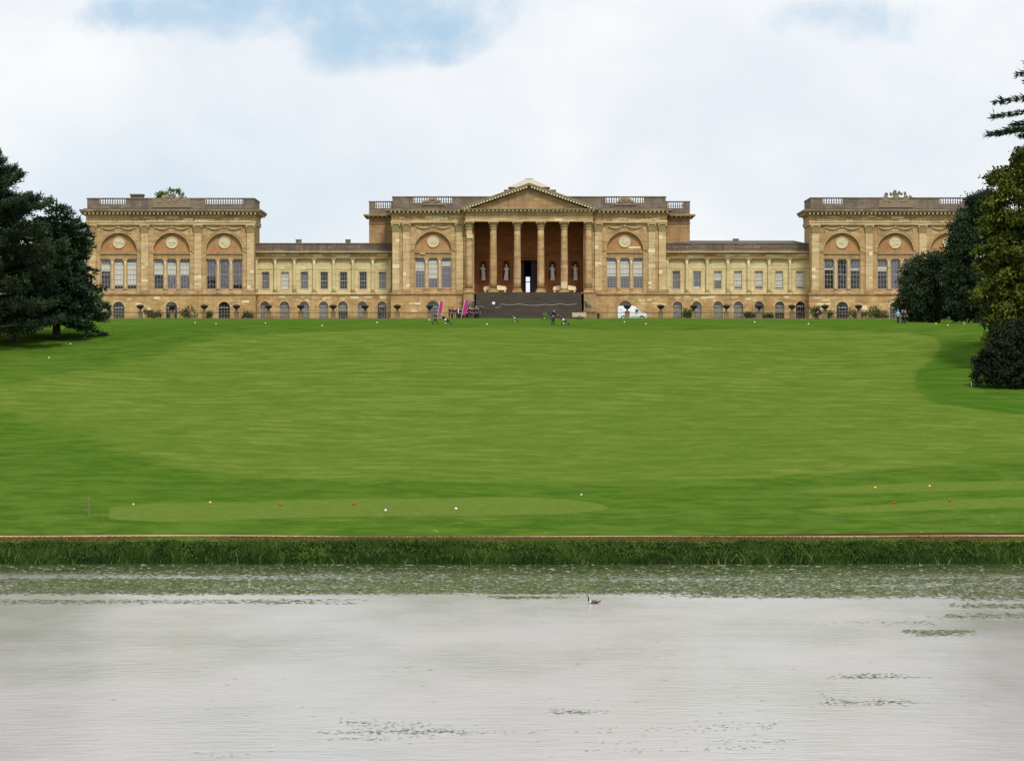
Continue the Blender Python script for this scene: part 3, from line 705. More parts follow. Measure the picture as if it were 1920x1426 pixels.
# chimney stack on the left pavilion
m = MB().box(hx(241), hx(264), YF+3, YF+5.5, hz(392), hz(364.5)); m.box(hx(239.5), hx(265.5), YF+2.85, YF+5.65, hz(364.5), hz(362))
hp(m, 'chimney', 'ashlar_grey')

# ---- links
def linkrange(xl, xr, wins, cols, doors, segs, dsegs, roof, chims, wy0):
    dy = 4.0; Y = YF+dy; a, b = X(xl, Y), X(xr, Y); back = Y+8; xx = lambda p: X(p, Y); zz = lambda p: Z(p, Y)
    zp = zz(551.5)
    holes = [rect(xx(c-7), xx(c+7), zz(542), zz(wy0)) for c in wins]
    hp(MB().panel(rect(a, b, zp, zz(485)), holes, Y, 0.3, back), 'wall', 'ashlar_cream')
    dh = [arch(xx(c-9), xx(c+9), G0+0.05, zz(574)) for c in doors]
    hp(MB().panel(rect(a, b, G0-0.6, zp-0.1), dh, Y-0.5, 0.6, back), 'plinth_wall', 'ashlar_gold')
    hp(MB().box(a, b, Y-0.62, back, zp-0.1, zp+0.02), 'plinth_moulding', 'ashlar_brown')
    for c, sg in zip(wins, segs):
        window(xx(c-7), xx(c+7), zz(542), zz(wy0), Y+0.18, sg, 3, 4)
        fr = MB().panel(rect(xx(c-8.4), xx(c+8.4), zz(543.4), zz(wy0-1.6)), [rect(xx(c-7), xx(c+7), zz(542), zz(wy0))], Y-0.07, 0.069, Y-0.001); hp(fr, 'window_surround', 'ashlar_pale')
        hp(MB().box(xx(c-13.6), xx(c+13.6), Y-0.34, Y-0.001, zp+0.02, zz(544)), 'window_apron', 'ashlar_cream')
        hp(MB().box(xx(c-12), xx(c+12), Y-0.05, Y-0.001, zz(wy0-4), zz(489)), 'wall_panel', 'ashlar_cream')
    for c, sg in zip(doors, dsegs):
        window(xx(c-9), xx(c+9), G0+0.05, zz(565), Y-0.2, sg, 4, 3, zz(574), 'door_paint')
        hp(moulding_arch(xx(c), xx(c+9)-xx(c), zz(574), Y-0.5, 0.26, 0.05), 'door_arch', 'ashlar_pale')
    for c in cols: column(xx(c), Y-0.22, zp+0.02, zz(485), 0.255, 'ionic', 'ashlar_cream', 'carved_gold')
    hp(MB().box(a, b, Y-0.50, back, zz(485), zz(482)), 'architrave', 'ashlar_brown')
    hp(MB().box(a, b, Y-0.45, back, zz(482), zz(475)), 'frieze', 'ashlar_gold')
    m = MB().box(a, b, Y-0.75, back, zz(475), zz(473.3)); m.box(a, b, Y-1.0, back, zz(473.3), zz(471.5)); hp(m, 'cornice', 'ashlar_pale')
    hp(MB().box(a, b, Y-0.3, Y+0.4, zz(471.5), zz(457.5)), 'parapet', 'ashlar_grey')
    m = MB().box(a, b, Y-0.4, Y+0.5, zz(457.5), zz(455.6))
    n = int((b-a)/0.42)
    for i in range(n):
        c = a+(b-a)*(i+.5)/n; m.lathe([(0.07, 0), (0.11, 0.25), (0.06, 0.6), (0.09, 0.75)], 6, (c, Y-0.34, zz(467)))
    hp(m, 'blind_balusters', 'ashlar_grey')
    r0, r1, ry = roof; zr0 = zz(458); yr = Y+4.2
    ztop = Z(ry, yr); x0, x1, x2, x3 = a, b, X(r0, yr), X(r1, yr)
    mm = MB().add([(x0, Y+0.6, zr0), (x1, Y+0.6, zr0), (x3, yr, ztop), (x2, yr, ztop), (x0, yr+4, zr0), (x1, yr+4, zr0)], [(0, 1, 2, 3), (3, 2, 5, 4), (1, 5, 2), (0, 3, 4)])
    rf = hp(mm, 'roof', 'slate')
    for c0, c1, cy in chims:
        m = MB().box(X(c0, yr), X(c1, yr), yr-0.5, yr+0.6, ztop-0.8, Z(cy+1.2, yr)); m.box(X(c0, yr)-0.06, X(c1, yr)+0.06, yr-0.56, yr+0.66, Z(cy+1.2, yr), Z(cy, yr)); hp(m, 'chimney', 'ashlar_grey', rf)
lw = [498, 534.6, 570.6, 607.8, 644, 680.7, 717.4]
linkrange(474, 738, lw, (481, 516, 552, 589, 625.7, 661.7, 699, 732), (497, 533.7, 570.6, 607, 643, 679.5, 716.4),
     [[(1, G_)], [(1, Wh)], [(1, G_)], [(1, D_)], [(1, D_)], [(1, D_)], [(1, G_)]],
     [[(1, 'beige')], [(1, 'beige')], [(1, 'beige')], [(.9, 'beige')], [(.5, 'beige')], [(1, 'beige')], [(.3, 'beige')]],
     (478, 734, 456.2), [(555, 565, 449), (648, 657, 449)], 509.5)
linkrange(1248, 1523, [1268, 1307, 1345.7, 1384, 1422.7, 1461, 1500], (1251, 1287.6, 1326, 1364.6, 1403.5, 1442, 1481, 1518),
     (1270, 1306, 1346, 1384, 1423, 1461.5, 1500.5),
     [[(1, G_)], [(.12, Wh), (.85, G_), (1, Wh)], [(.5, Wh), (1, G_)], [(.86, Wh), (1, G_)], [(.84, Wh), (1, G_)], [(.9, Wh), (1, G_)], [(.86, Wh), (1, G_)]],
     [[(1, 'beige')], [(1, 'beige')], [(1, 'beige')], [(1, 'beige')], [(1, 'beige')], [(.6, 'beige')], [(1, D_)]],
     (1278, 1488, 451), [(1374.5, 1385, 447.5)], 508)

# ---- central block
def central():
    back = YF+20; zp = hz(550.5); zpt = hz(368)
    cw = 34.6
    dz = dict(capt=hz(418.5), cap=hz(434.5))
    sides = ((735.8, 889, 812, ((735.8, 748.6), (755.6, 768), (855.5, 868)), 812), (1095, 1249, 1171.5, ((1115.5, 1128), (1216, 1228.3), (1235.6, 1248.3)), 1172.5))
    sg = ([[(.14, G_), (.42, Wh), (1, G_)], [(.08, G_), (.68, Wh), (1, G_)], [(.12, G_), (.26, Wh), (1, G_)]],
          [[(.12, G_), (.60, Wh), (.96, G_), (1, D_)], [(.12, G_), (.60, Wh), (.96, G_), (1, D_)], [(.12, G_), (.60, Wh), (.96, G_), (1, D_)]])
    for i, (xl, xr, c, pil, dc) in enumerate(sides):
        a, b = hx(xl), hx(xr)
        hp(MB().panel(rect(a, b, zp, dz['capt']+0.3), [arch(hx(c-cw), hx(c+cw), zp+0.02, hz(469), 20)], YF, 0.56, YF+7), 'wall', 'ashlar')
        dh = [arch(hx(dc-11.5), hx(dc+11.5), G0+0.05, hz(575.5))]
        hp(MB().panel(rect(a-(0.25 if i == 0 else 0), b+(0.25 if i else 0), G0-0.6, zp-0.12), dh, YF-0.3, 0.6, YF+7), 'plinth_wall', 'ashlar_gold')
        hp(MB().box(a-0.35, b+0.35, YF-0.46, YF+7, zp-0.13, zp+0.06), 'plinth_moulding', 'ashlar_brown')
        big_bay(c, cw, sg[i], 'ashlar_rust', 31+i, -2)
        window(hx(dc-11.5), hx(dc+11.5), G0+0.05, hz(564), YF-0.02, [(1, G_)], 4, 4, hz(575.5), 'door_paint')
        for p0, p1 in pil: pilaster(hx(p0), hx(p1), YF, zp+0.06, dz['capt'], dz['cap'])
        for s_ in (-1, 1):
            x0, x1 = sorted((hx(c+s_*cw), hx(c+s_*(cw+8)))); hp(MB().box(x0+(0.37 if s_ > 0 else 0), x1-(0.37 if s_ < 0 else 0), YF-0.10, YF-0.001, hz(471.5), hz(468)), 'impost_band', 'ashlar')
    a, b = hx(735.8), hx(1248.3); y = YF
    # entablature over the whole front, hollow over the portico
    zA, zB, zC, zD = dz['capt'], hz(414.8), hz(400.3), hz(391.8)
    for x0, x1 in ((a-0.2, hx(876)), (hx(1108), b+0.2)):
        hp(MB().box(x0, x1, y-0.34, y+6, zA, zB-0.25), 'architrave', 'ashlar_pale')
        hp(MB().box(x0-0.06, x1+0.06, y-0.42, y+6, zB-0.25, zB), 'architrave_fillet', 'ashlar_pale')
        hp(MB().box(x0+0.04, x1-0.04, y-0.30, y+6, zB, zC), 'frieze', 'ashlar')
        m = MB().box(x0-0.1, x1+0.1, y-0.46, y+6, zC, zC+0.13); modillions(m, x0, x1, y-0.46, zC+0.13, zC+0.38); hp(m, 'modillion_course', 'ashlar_pale')
        m = MB().box(x0-0.08, x1+0.08, y-0.44, y+6, zC+0.131, zC+0.38); m.box(x0-0.8, x1+(0.8 if x1 > b else 0), y-1.14, y+6, zC+0.381, zD); hp(m, 'cornice', 'ashlar_weathered')
        hp(MB().box(x0-0.3, x1+0.3, y-0.72, y+6, zD, zD+0.14), 'blocking_course', 'lead_roof')
    p = parapet('parapet', a, b, y-0.05, y+8, zD+0.14, zpt-0.2, zpt, [(hx(775.5), hx(847.5)), (hx(1135.5), hx(1207.5))])
    for c in (812, 1171.5):                                    # triangular carved trophies in the balustrades
        m = MB().prism_y([(hx(c-21), zD+0.6), (hx(c+21), zD+0.6), (hx(c+4), zpt-0.21), (hx(c-4), zpt-0.21)], y-0.15, y+0.42)
        rr = random.Random(c)
        for i in range(26):
            t = rr.random(); w = 17*(1-t)+2; m.ball((hx(c+rr.uniform(-w, w)), y-0.12, zD+1.0+t*(zpt-0.35-zD-1.0)), (rr.uniform(.12, .3), .16, rr.uniform(.12, .3)), 7, 5)
        hp(m, 'carved_trophy', 'carved_grey', p)
    # roof slab, rear walls, attic body behind, set-back flanks
    hp(MB().box(a, b, y+0.5, back, zC+0.2, zD+0.1), 'flat_roof', 'lead_roof')
    for s_, (p0, p1) in ((-1, (692, 742)), (1, (1242, 1293.5))):
        Y = YF+7; x0, x1 = X(p0, Y), X(p1, Y); zz = lambda q: Z(q, Y)
        hp(MB().box(x0, x1, Y, back, G0, zz(419.5)), 'flank_wall', 'ashlar_brown')
        hp(MB().box(x0-0.08, x1+0.08, Y-0.12, back, zz(419.5), zz(418)), 'string_course', 'ashlar_brown')
        hp(MB().box(x0, x1, Y-0.02, back, zz(418), zz(409)), 'flank_frieze', 'ashlar_brown')
        m = MB(); modillions(m, x0, x1, Y-0.05, zz(407.5), zz(404.8)); hp(m, 'modillion_course', 'ashlar_pale')
        m = MB().box(x0-0.2, x1+0.2, Y-0.2, back, zz(409), zz(407.5)); m.box(x0-0.1, x1+0.1, Y-0.04, back, zz(407.5), zz(404.8)); m.box(x0-0.85, x1+0.85, Y-0.85, back, zz(404.8), zz(402)); hp(m, 'cornice', 'ashlar_brown')
        op = [(X(704, Y), X(733, Y))] if s_ < 0 else [(X(1252, Y), X(1281, Y))]
        parapet('parapet', x0, x1, Y-0.02, back, zz(402), zz(378.8), zz(377), op)
    m = MB().panel(rect(a, b, G0, zC+0.2), [rect(hx(986, 20), hx(993.6, 20), hz(548), hz(519, 20))], back-0.3, 0.3); hp(m, 'rear_wall', 'ashlar_brown')
    # portico recess
    fl, ce = hz(548.4), hz(413); xl, xr = hx(888.5), hx(1095.5); yb = YF+5.5
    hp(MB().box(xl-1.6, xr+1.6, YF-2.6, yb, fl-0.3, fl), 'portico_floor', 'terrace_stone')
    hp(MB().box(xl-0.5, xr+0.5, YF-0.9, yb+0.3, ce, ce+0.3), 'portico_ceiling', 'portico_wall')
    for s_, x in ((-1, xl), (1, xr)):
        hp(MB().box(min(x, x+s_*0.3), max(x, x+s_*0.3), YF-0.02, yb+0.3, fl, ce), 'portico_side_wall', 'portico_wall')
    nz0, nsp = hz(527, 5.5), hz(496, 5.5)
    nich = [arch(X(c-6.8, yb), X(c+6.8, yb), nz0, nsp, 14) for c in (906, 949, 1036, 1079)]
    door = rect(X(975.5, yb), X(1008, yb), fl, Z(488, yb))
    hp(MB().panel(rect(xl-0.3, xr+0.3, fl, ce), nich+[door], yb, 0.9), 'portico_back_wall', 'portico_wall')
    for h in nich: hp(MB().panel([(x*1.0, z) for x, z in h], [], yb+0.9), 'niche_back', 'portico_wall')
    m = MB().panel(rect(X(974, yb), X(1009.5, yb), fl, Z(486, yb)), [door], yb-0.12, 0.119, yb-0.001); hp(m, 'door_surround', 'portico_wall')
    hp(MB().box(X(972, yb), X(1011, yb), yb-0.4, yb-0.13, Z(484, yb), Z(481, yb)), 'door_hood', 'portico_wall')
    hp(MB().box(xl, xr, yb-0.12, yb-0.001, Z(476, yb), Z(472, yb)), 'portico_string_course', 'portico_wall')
    # hall running through the house, lit from the far door
    x0, x1 = X(970, yb), X(1014, yb); zc = Z(484, yb)
    m = MB()
    m.add([(x0, yb+0.9, fl), (x1, yb+0.9, fl), (x1, back-0.3, fl), (x0, back-0.3, fl), (x0, yb+0.9, zc), (x1, yb+0.9, zc), (x1, back-0.3, zc), (x0, back-0.3, zc)],
          [(0, 1, 2, 3), (7, 6, 5, 4), (0, 3, 7, 4), (1, 5, 6, 2)]); hp(m, 'hall', 'hall_dark')
    m = MB().panel(rect(x0, x1, fl, zc), [rect(hx(986, 20), hx(993.6, 20), fl+0.02, hz(519, 20))], back-0.45, 0.1); hp(m, 'hall_end_wall', 'hall_dark')
    hp(MB().box(hx(985, 20), hx(995, 20), back-0.2, back-0.1, hz(529.5, 20), hz(528, 20)), 'door_transom', 'hall_dark')
    for s_, (p0, p1) in ((-1, (975.7, 983)), (1, (996, 1007.8))):     # door leaves standing open
        hp(MB().box(X(p0, yb), X(p1, yb), yb+0.6, yb+0.68, fl+0.02, Z(489, yb)), 'door_leaf', 'hall_dark')
    # columns
    yc = YF-0.95; cx = (879.5, 925, 970, 1014, 1058, 1103.5)
    for i, c in enumerate(cx): column(X(c, yc), yc, Z(548.4, yc), Z(415.2, yc), 0.56, 'corinthian', 'ashlar', 'carved_gold')
    for p0, p1 in ((869.5, 889), (1094, 1112.5)): hp(MB().box(hx(p0), hx(p1), YF-0.3, YF+0.5, hz(548), hz(416)), 'anta', 'ashlar')
    # entablature and pediment of the portico
    yf = YF-1.6; P = lambda p: X(p, yf); Q = lambda p: Z(p, yf); xa, xb = P(872.5), P(1111.5)
    hp(MB().box(xa, xb, yf, YF+0.6, Q(415.2), Q(408.4)), 'portico_architrave', 'ashlar_pale')
    hp(MB().box(xa-0.06, xb+0.06, yf-0.08, YF+0.6, Q(408.4), Q(406.8)), 'portico_fillet', 'ashlar_pale')
    hp(MB().box(xa+0.04, xb-0.04, yf+0.03, YF+0.6, Q(406.8), Q(396.8)), 'portico_frieze', 'ashlar')
    m = MB().box(xa-0.2, xb+0.2, yf-0.2, YF, Q(396.8), Q(395.7)); modillions(m, xa-0.1, xb+0.1, yf-0.2, Q(395.7), Q(393.4), 0.6, 0.26, 0.5)
    hp(m, 'portico_modillions', 'new_stone')
    m = MB().box(xa-0.1, xb+0.1, yf-0.18, YF, Q(395.7)+0.001, Q(393.4)); m.box(xa-0.75, xb+0.75, yf-0.8, YF, Q(393.4)+0.001, Q(391.3)); hp(m, 'portico_cornice', 'ashlar_weathered')
    ap = (P(992), Q(347.5)); bl, brr = (P(866), Q(391.3)), (P(1118), Q(391.3))
    hp(MB().prism_y([(P(884), Q(391.3)), (P(1100), Q(391.3)), (P(992), Q(352))], yf+0.05, YF+4), 'tympanum', 'ashlar_brown')
    m = MB(); m2 = MB()
    for s_, e in ((-1, bl), (1, brr)):
        ex, ez = e; dx, dz_ = ap[0]-ex, ap[1]-ez; L = math.hypot(dx, dz_); nx_, nz_ = -dz_/L*s_*-1, abs(dx)/L
        th = 0.34
        poly = [(ex, ez), (ap[0], ap[1]-0.02), (ap[0], ap[1]+th), (ex+(-s_)*(-0.1), ez+th*0.85)]
        if s_ > 0: poly = poly[::-1]
        m.prism_y(poly, yf-0.8, YF+4)
        poly = [(ex-s_*1.0, ez+0.02), (ap[0], ap[1]-0.42), (ap[0], ap[1]-0.021), (ex, ez+0.001)]
        if s_ > 0: poly = poly[::-1]
        m.prism_y(poly, yf-0.35, YF+3.9)
        n = 24
        for i in range(1, n):
            t = i/n; c = ex+dx*t; z = ez+dz_*t; m2.box(c-0.13, c+0.13, yf-0.76, yf-0.36, z-0.26, z-0.005)
    hp(m, 'raking_cornice', 'ashlar_weathered'); hp(m2, 'raking_modillions', 'new_stone')
    m = MB().add([(P(866), yf-0.7, Q(391.3)+0.33), (ap[0], yf-0.7, ap[1]+0.36), (ap[0], YF+6, ap[1]+0.36), (P(866), YF+6, Q(391.3)+0.33),
              (P(1118), yf-0.7, Q(391.3)+0.33), (P(1118), YF+6, Q(391.3)+0.33)], [(0, 1, 2, 3), (1, 4, 5, 2)]); hp(m, 'pediment_roof', 'lead_roof')
    Y = YF+13; zz = lambda q: Z(q, Y); xx = lambda q: X(q, Y)
    m = MB(); base = [(xx(953), Y-3.5, zz(353)), (xx(1031), Y-3.5, zz(353)), (xx(1031), Y+3.5, zz(353)), (xx(953), Y+3.5, zz(353))]; tp = [(xx(985.5), Y-0.6, zz(336)), (xx(998.5), Y-0.6, zz(336)), (xx(998.5), Y+0.6, zz(336)), (xx(985.5), Y+0.6, zz(336))]
    m.add(base+tp, [(0, 1, 5, 4), (1, 2, 6, 5), (2, 3, 7, 6), (3, 0, 4, 7), (4, 5, 6, 7)]); m.box(xx(984.5), xx(999.5), Y-0.7, Y+0.7, zz(336), zz(335)); hp(m, 'lantern_roof', 'pale_roof')
    m = MB().box(xx(957), xx(1027), Y-3.2, Y+3.2, zD, zz(353)-0.01); m.box(xx(945), xx(1042), Y-4.2, Y+4.2, zD, zz(358)); hp(m, 'lantern_drum', 'ashlar_grey')
    # great flight of steps and flanking piers
    n = 30; y0, y1 = YF-13.5, YF-2.6; m = MB(); zb = G0-0.05
    for i in range(n):
        t0 = i/n; m.box(X(889, y0)+0.2, X(1094.5, y0)-0.2, y0+(y1-y0)*t0, y1+0.02, zb+(fl-zb)*i/n, zb+(fl-zb)*(i+1)/n-(0.004 if i == n-1 else 0))
    hp(m, 'steps', 'step_stone')
    for p0, p1 in ((869.5, 889.5), (1094, 1117.5)):
        m = MB().box(hx(p0), hx(p1), YF-3.6, YF-0.3, G0-0.3, hz(550)); m.box(hx(p0)-0.1, hx(p1)+0.1, YF-3.7, YF-0.32, hz(550), hz(548.2)); hp(m, 'stair_pier', 'ashlar_brown')
        yy = YF-13; m = MB().box(X(p0, yy), X(p1, yy), YF-13, YF-3.6, G0-0.3, Z(585, yy)); m.box(X(p0, yy)-0.12, X(p1, yy)+0.12, YF-13.12, YF-3.6, Z(585, yy), Z(583, yy)); hp(m, 'stair_plinth', 'terrace_stone')
central()
# pale replaced stones
ns = []
for (p, q, w, h) in ((873, 409, 22, 5), (922, 408.6, 29, 2.6), (1039, 408, 14, 5), (1087, 408, 20, 3)):
    pass
def rs(p, q, w, h, y): new_stones([(X(p, y), Z(q+h, y), w*y/F, h*y/F)], y)
for a in ((873, 408.8, 22, 5), (922, 409, 29, 3), (1040, 408.2, 14, 5.5), (1088, 408, 20, 3.2)): rs(*a, YF-1.6)
rs(875.5, 439.5, 11, 7, YF-1.52)
for a in ((1178, 462, 23, 3.5), (788, 474, 9, 3)): rs(*a, YF+0.41 if a[0] > 1000 else YF+0.06)
rr = random.Random(3)
for c0 in (271.3, 371, 469.7, 742.2, 761.8, 1222, 1242, 1529, 1629.5, 1730, 1121.8):
    for i in range(6):
        w = rr.choice((6.4, 6.4, 12.8)); q = rr.uniform(440, 538); rs(c0-6.4+(0 if w > 7 or rr.random() < .5 else 6.4), q, w, rr.choice((3.5, 5, 7)), YF-0.28)
for i in range(46):
    p = rr.choice((rr.uniform(180, 460), rr.uniform(740, 860), rr.uniform(1120, 1235), rr.uniform(1525, 1690))); rs(p, rr.uniform(404, 414), rr.uniform(8, 24), rr.uniform(2, 4), YF-0.30)
for i in range(40):
    p = rr.choice((rr.uniform(168, 460), rr.uniform(738, 790), rr.uniform(1195, 1238), rr.uniform(1525, 1560), rr.uniform(1596, 1660)))
    if min(abs(p+7-c) for c in (222.5, 321.7, 420.5, 812, 1172, 1579, 1679)) > 20: rs(p, rr.uniform(556, 582), rr.uniform(6, 14), rr.uniform(3, 4.5), YF-0.30)
for i in range(34):
    p = rr.choice((rr.uniform(484, 716), rr.uniform(1258, 1500))); rs(p, rr.uniform(475.6, 479), rr.uniform(8, 24), 3.2, YF+3.55)
for i in range(30):
    p = rr.choice((rr.uniform(484, 716), rr.uniform(1258, 1500))); q = rr.uniform(553, 562); rs(p, q, rr.uniform(7, 15), 3.5, YF+3.5)

# ------------------------------------------------------------------ figures
def skin_mesh(pts, edges, radii, sub=1, root=0):
    me = bpy.data.meshes.new('figure'); me.from_pydata([tuple(p) for p in pts], edges, []); me.update()
    o = bpy.data.objects.new('figure', me); COL.objects.link(o)
    md = o.modifiers.new('Skin', 'SKIN'); md.use_smooth_shade = True
    for i, r in enumerate(radii):
        r = r if isinstance(r, tuple) else (r, r); me.skin_vertices[0].data[i].radius = r; me.skin_vertices[0].data[i].use_root = (i == root)
    s = o.modifiers.new('Sub', 'SUBSURF'); s.levels = sub; s.render_levels = sub
    dg = bpy.context.evaluated_depsgraph_get(); dg.update()
    out = bpy.data.meshes.new_from_object(o.evaluated_get(dg)); bpy.data.objects.remove(o); bpy.data.meshes.remove(me)
    return out
class Skel:
    def __init__(s): s.p = []; s.e = []; s.r = []
    def add(s, p, r, to=None):
        s.p.append(Vector(p)); s.r.append(r)
        if to is not None: s.e.append((to, len(s.p)-1))
        return len(s.p)-1
    def mesh(s, sub=1): return skin_mesh(s.p, s.e, s.r, sub)
def body_skel(stride=0.0, lean=0.0, armL=(0.1, 0.0), armR=(0.1, 0.0), grow=0.0, parts='all', sleeve=1.0):
    """person 1.75 m tall facing +x. arm: (swing forward rad at shoulder, elbow bend rad)"""
    S = Skel(); g = grow; all_ = parts == 'all'
    def tor(x, z): 
        dz = z-0.95; return Vector((x+math.sin(lean)*dz, 0, 0.95+math.cos(lean)*dz))
    P = S.add((0, 0, 0.95 if all_ else (0.90 if parts == 'top' else 1.0)), (0.115+g, 0.15+g))
    if parts in ('all', 'top'):
        w = S.add(tor(0, 1.12), (0.105+g, 0.135+g), P); c = S.add(tor(0.01, 1.32), (0.12+g, 0.165+g), w); n = S.add(tor(0, 1.45), (0.075+g, 0.085+g), c)
        if all_:
            k = S.add(tor(0.01, 1.52), 0.055, n); h1 = S.add(tor(0.03, 1.60), (0.088, 0.07), k); h2 = S.add(tor(0.02, 1.68), (0.095, 0.075), h1); S.add(tor(0.0, 1.735), (0.06, 0.05), h2)
            S.add(tor(0.125, 1.625), 0.018, h1)
        for sy, (sw, el) in ((1, armL), (-1, armR)):
            sh = tor(0, 1.41)+Vector((0, 0.19*sy, 0)); i = S.add(sh, 0.062+g, n)
            a = sw; e = sh+Vector((math.sin(a)*0.30, 0.03*sy, -math.cos(a)*0.30)); j = S.add(e, 0.045+g*0.8, i)
            b = a+el; wv = Vector((math.sin(b), 0, -math.cos(b))); wr_ = e+wv*0.25*sleeve; q = S.add(wr_, 0.034+g*0.7, j)
            if all_:
                hnd = S.add(wr_+wv*0.07, (0.040, 0.022), q); side = wv.cross(Vector((0, 1, 0)))
                for t_, L in ((-0.030, 0.085), (-0.010, 0.098), (0.010, 0.092), (0.030, 0.072)):
                    f1 = S.add(wr_+wv*0.115+side*t_, 0.0095, hnd); S.add(wr_+wv*(0.085+L)+side*t_*1.1-Vector((0, 0.012*sy, 0)), 0.008, f1)
                t1 = S.add(wr_+wv*0.05+side*0.05, 0.011, q); S.add(wr_+wv*0.095+side*0.066, 0.009, t1)
    if parts in ('all', 'legs'):
        for sy in (1, -1):
            a = stride*sy; hp_ = S.add((0, 0.09*sy, 0.88), 0.088+g, P); kn = Vector((math.sin(a)*0.44, 0.09*sy, 0.88-math.cos(a)*0.42)); k = S.add(kn, 0.060+g, hp_); S.feet = getattr(S, 'feet', [])
            b = a-abs(stride)*0.35 if stride else 0.0; an = kn+Vector((math.sin(b)*0.38, 0, -math.cos(b)*0.38)); q = S.add(an-Vector((0, 0, 0.03 if parts == 'legs' else 0)), 0.045+g, k); S.feet.append(an)
            if all_:
                f_ = S.add(an+Vector((0.06, 0, -0.045)), (0.035, 0.042), q); S.add(an+Vector((0.17, 0, -0.05)), (0.025, 0.038), f_)
    return S
_pose = {}
def person(loc, rz, height, pose, top, legs, hair, label, group=None, shoe='black_rubber', cap=None):
    key = tuple(sorted(pose.items()))
    if key not in _pose:
        sk = body_skel(**pose); feet = list(sk.feet); b = sk.mesh(1); t = body_skel(grow=0.018, parts='top', sleeve=0.9, **pose).mesh(1); l = body_skel(grow=0.016, parts='legs', **pose).mesh(1)
        zmin = min(v.co.z for v in b.vertices); lean = pose.get('lean', 0.0)
        hc = Vector((math.sin(lean)*0.70, 0, 0.95+math.cos(lean)*0.70)); _pose[key] = (b, t, l, zmin, hc, feet)
    b, t, l, zmin, hc, feet = _pose[key]; s = height/1.75
    o = empty('person', loc, label, 'person', group, rz); o.scale = (s, s, s)
    bd = link('body', b.copy(), M['skin'], o, (0, 0, -zmin), True)
    link('shirt', t.copy(), M[top], o, (0, 0, -zmin), True); link('trousers', l.copy(), M[legs], o, (0, 0, -zmin), True)
    m = MB().ball((0, 0, 0), (0.115, 0.088, 0.10), 10, 7)
    m.v = [(x, y, z if z > -0.02 else -0.02-(0.05 if x < 0 else 0)*0.8) for x, y, z in m.v]
    link('hair' if cap is None else 'cap', mesh('hair', m.v, m.f, True), M[cap or hair], o, hc+Vector((-0.012, 0, 0.035-zmin)), True)
    for a in feet:
        m = MB().ball((a.x+0.07, a.y, a.z-0.045), (0.155, 0.056, 0.062), 9, 6); link('shoe', mesh('shoe', m.v, m.f, True), M[shoe], o, (0, 0, -zmin), True)
    return o
STAND = dict(stride=0.0, lean=0.02, armL=(0.10, 0.25), armR=(0.05, 0.2)); STAND2 = dict(stride=0.06, lean=0.0, armL=(0.25, 1.1), armR=(0.1, 0.3)); STAND3 = dict(stride=0.03, lean=0.05, armL=(0.2, 0.6), armR=(0.35, 1.3))
WALK = dict(stride=0.48, lean=0.10, armL=(-0.25, 0.2), armR=(0.55, 0.5)); PUSH = dict(stride=0.20, lean=0.10, armL=(0.7, 0.7), armR=(0.65, 0.7)); BEND = dict(stride=0.25, lean=1.15, armL=(0.3, 0.2), armR=(0.2, 0.3))

def draped_figure(seed, arm):
    """standing draped statue, 2.3 m, facing -y"""
    r_ = random.Random(seed); m = MB(); prof = [(0.36, 0), (0.34, 0.3), (0.31, 0.8), (0.29, 1.15), (0.24, 1.35), (0.30, 1.6), (0.33, 1.78), (0.14, 1.9)]; n = 24; v = []; f = []
    ph = r_.uniform(0, 6)
    for j, (q, z) in enumerate(prof):
        for i in range(n):
            a = 2*PI*i/n; k = 1+0.09*math.sin(7*a+ph+z*1.2)*(1 if z < 1.3 else 0.4); v.append((q*k*math.cos(a)+0.05*math.sin(z*1.6+ph), q*0.72*k*math.sin(a), z))
    for j in range(len(prof)-1):
        for i in range(n): f.append((j*n+i, j*n+(i+1) % n, (j+1)*n+(i+1) % n, (j+1)*n+i))
    m.add(v, f); x = 0.05*math.sin(1.8*1.6+ph)
    m.tube([(x, 0, 1.85), (x, -0.01, 1.98)], [0.10, 0.09], 8); m.ball((x, -0.03, 2.10), (0.13, 0.15, 0.18), 10, 8); m.ball((x, 0.03, 2.16), (0.15, 0.16, 0.15), 9, 7)
    for s_, (dx, dz) in zip((-1, 1), arm): m.tube([(x+s_*0.28, 0, 1.72), (x+s_*(0.38+0.1*dx), -0.12, 1.45+dz*0.3), (x+s_*(0.22+dx*0.3), -0.28, 1.30+dz)], [0.11, 0.09, 0.06], 8)
    m.box(-0.42, 0.42, -0.32, 0.32, -0.16, 0)
    return m
yb = YF+5.5
for c, sd, arm, lab in ((906, 1, ((0.2, 0.5), (0, 0.2)), 'pale draped statue in the leftmost niche of the portico'), (949, 2, ((0, 0.1), (0.2, 0.1)), 'pale stout draped statue in the niche just left of the portico doorway'),
                   (1036, 3, ((0, 0.2), (0, 0)), 'pale draped statue in the niche just right of the portico doorway'), (1079, 4, ((0.4, 0.7), (0.1, 0.2)), 'pale draped statue with raised arm in the rightmost portico niche')):
    m = draped_figure(sd, arm); o = m.obj('statue', M['statue_stone'], None, True, (X(c, yb+0.4), yb+0.42, hz(527, 5.5)+0.30)); o.scale = (1.0, 1.0, 1.0); tag(o, lab, 'statue', 'statues in the portico niches')
    q = MB().box(-0.5, 0.5, -0.4, 0.4, -0.14, 0.0); link('plinth', mesh('plinth', q.v, q.f), M['portico_wall'], o, (0, 0, -0.161), True)
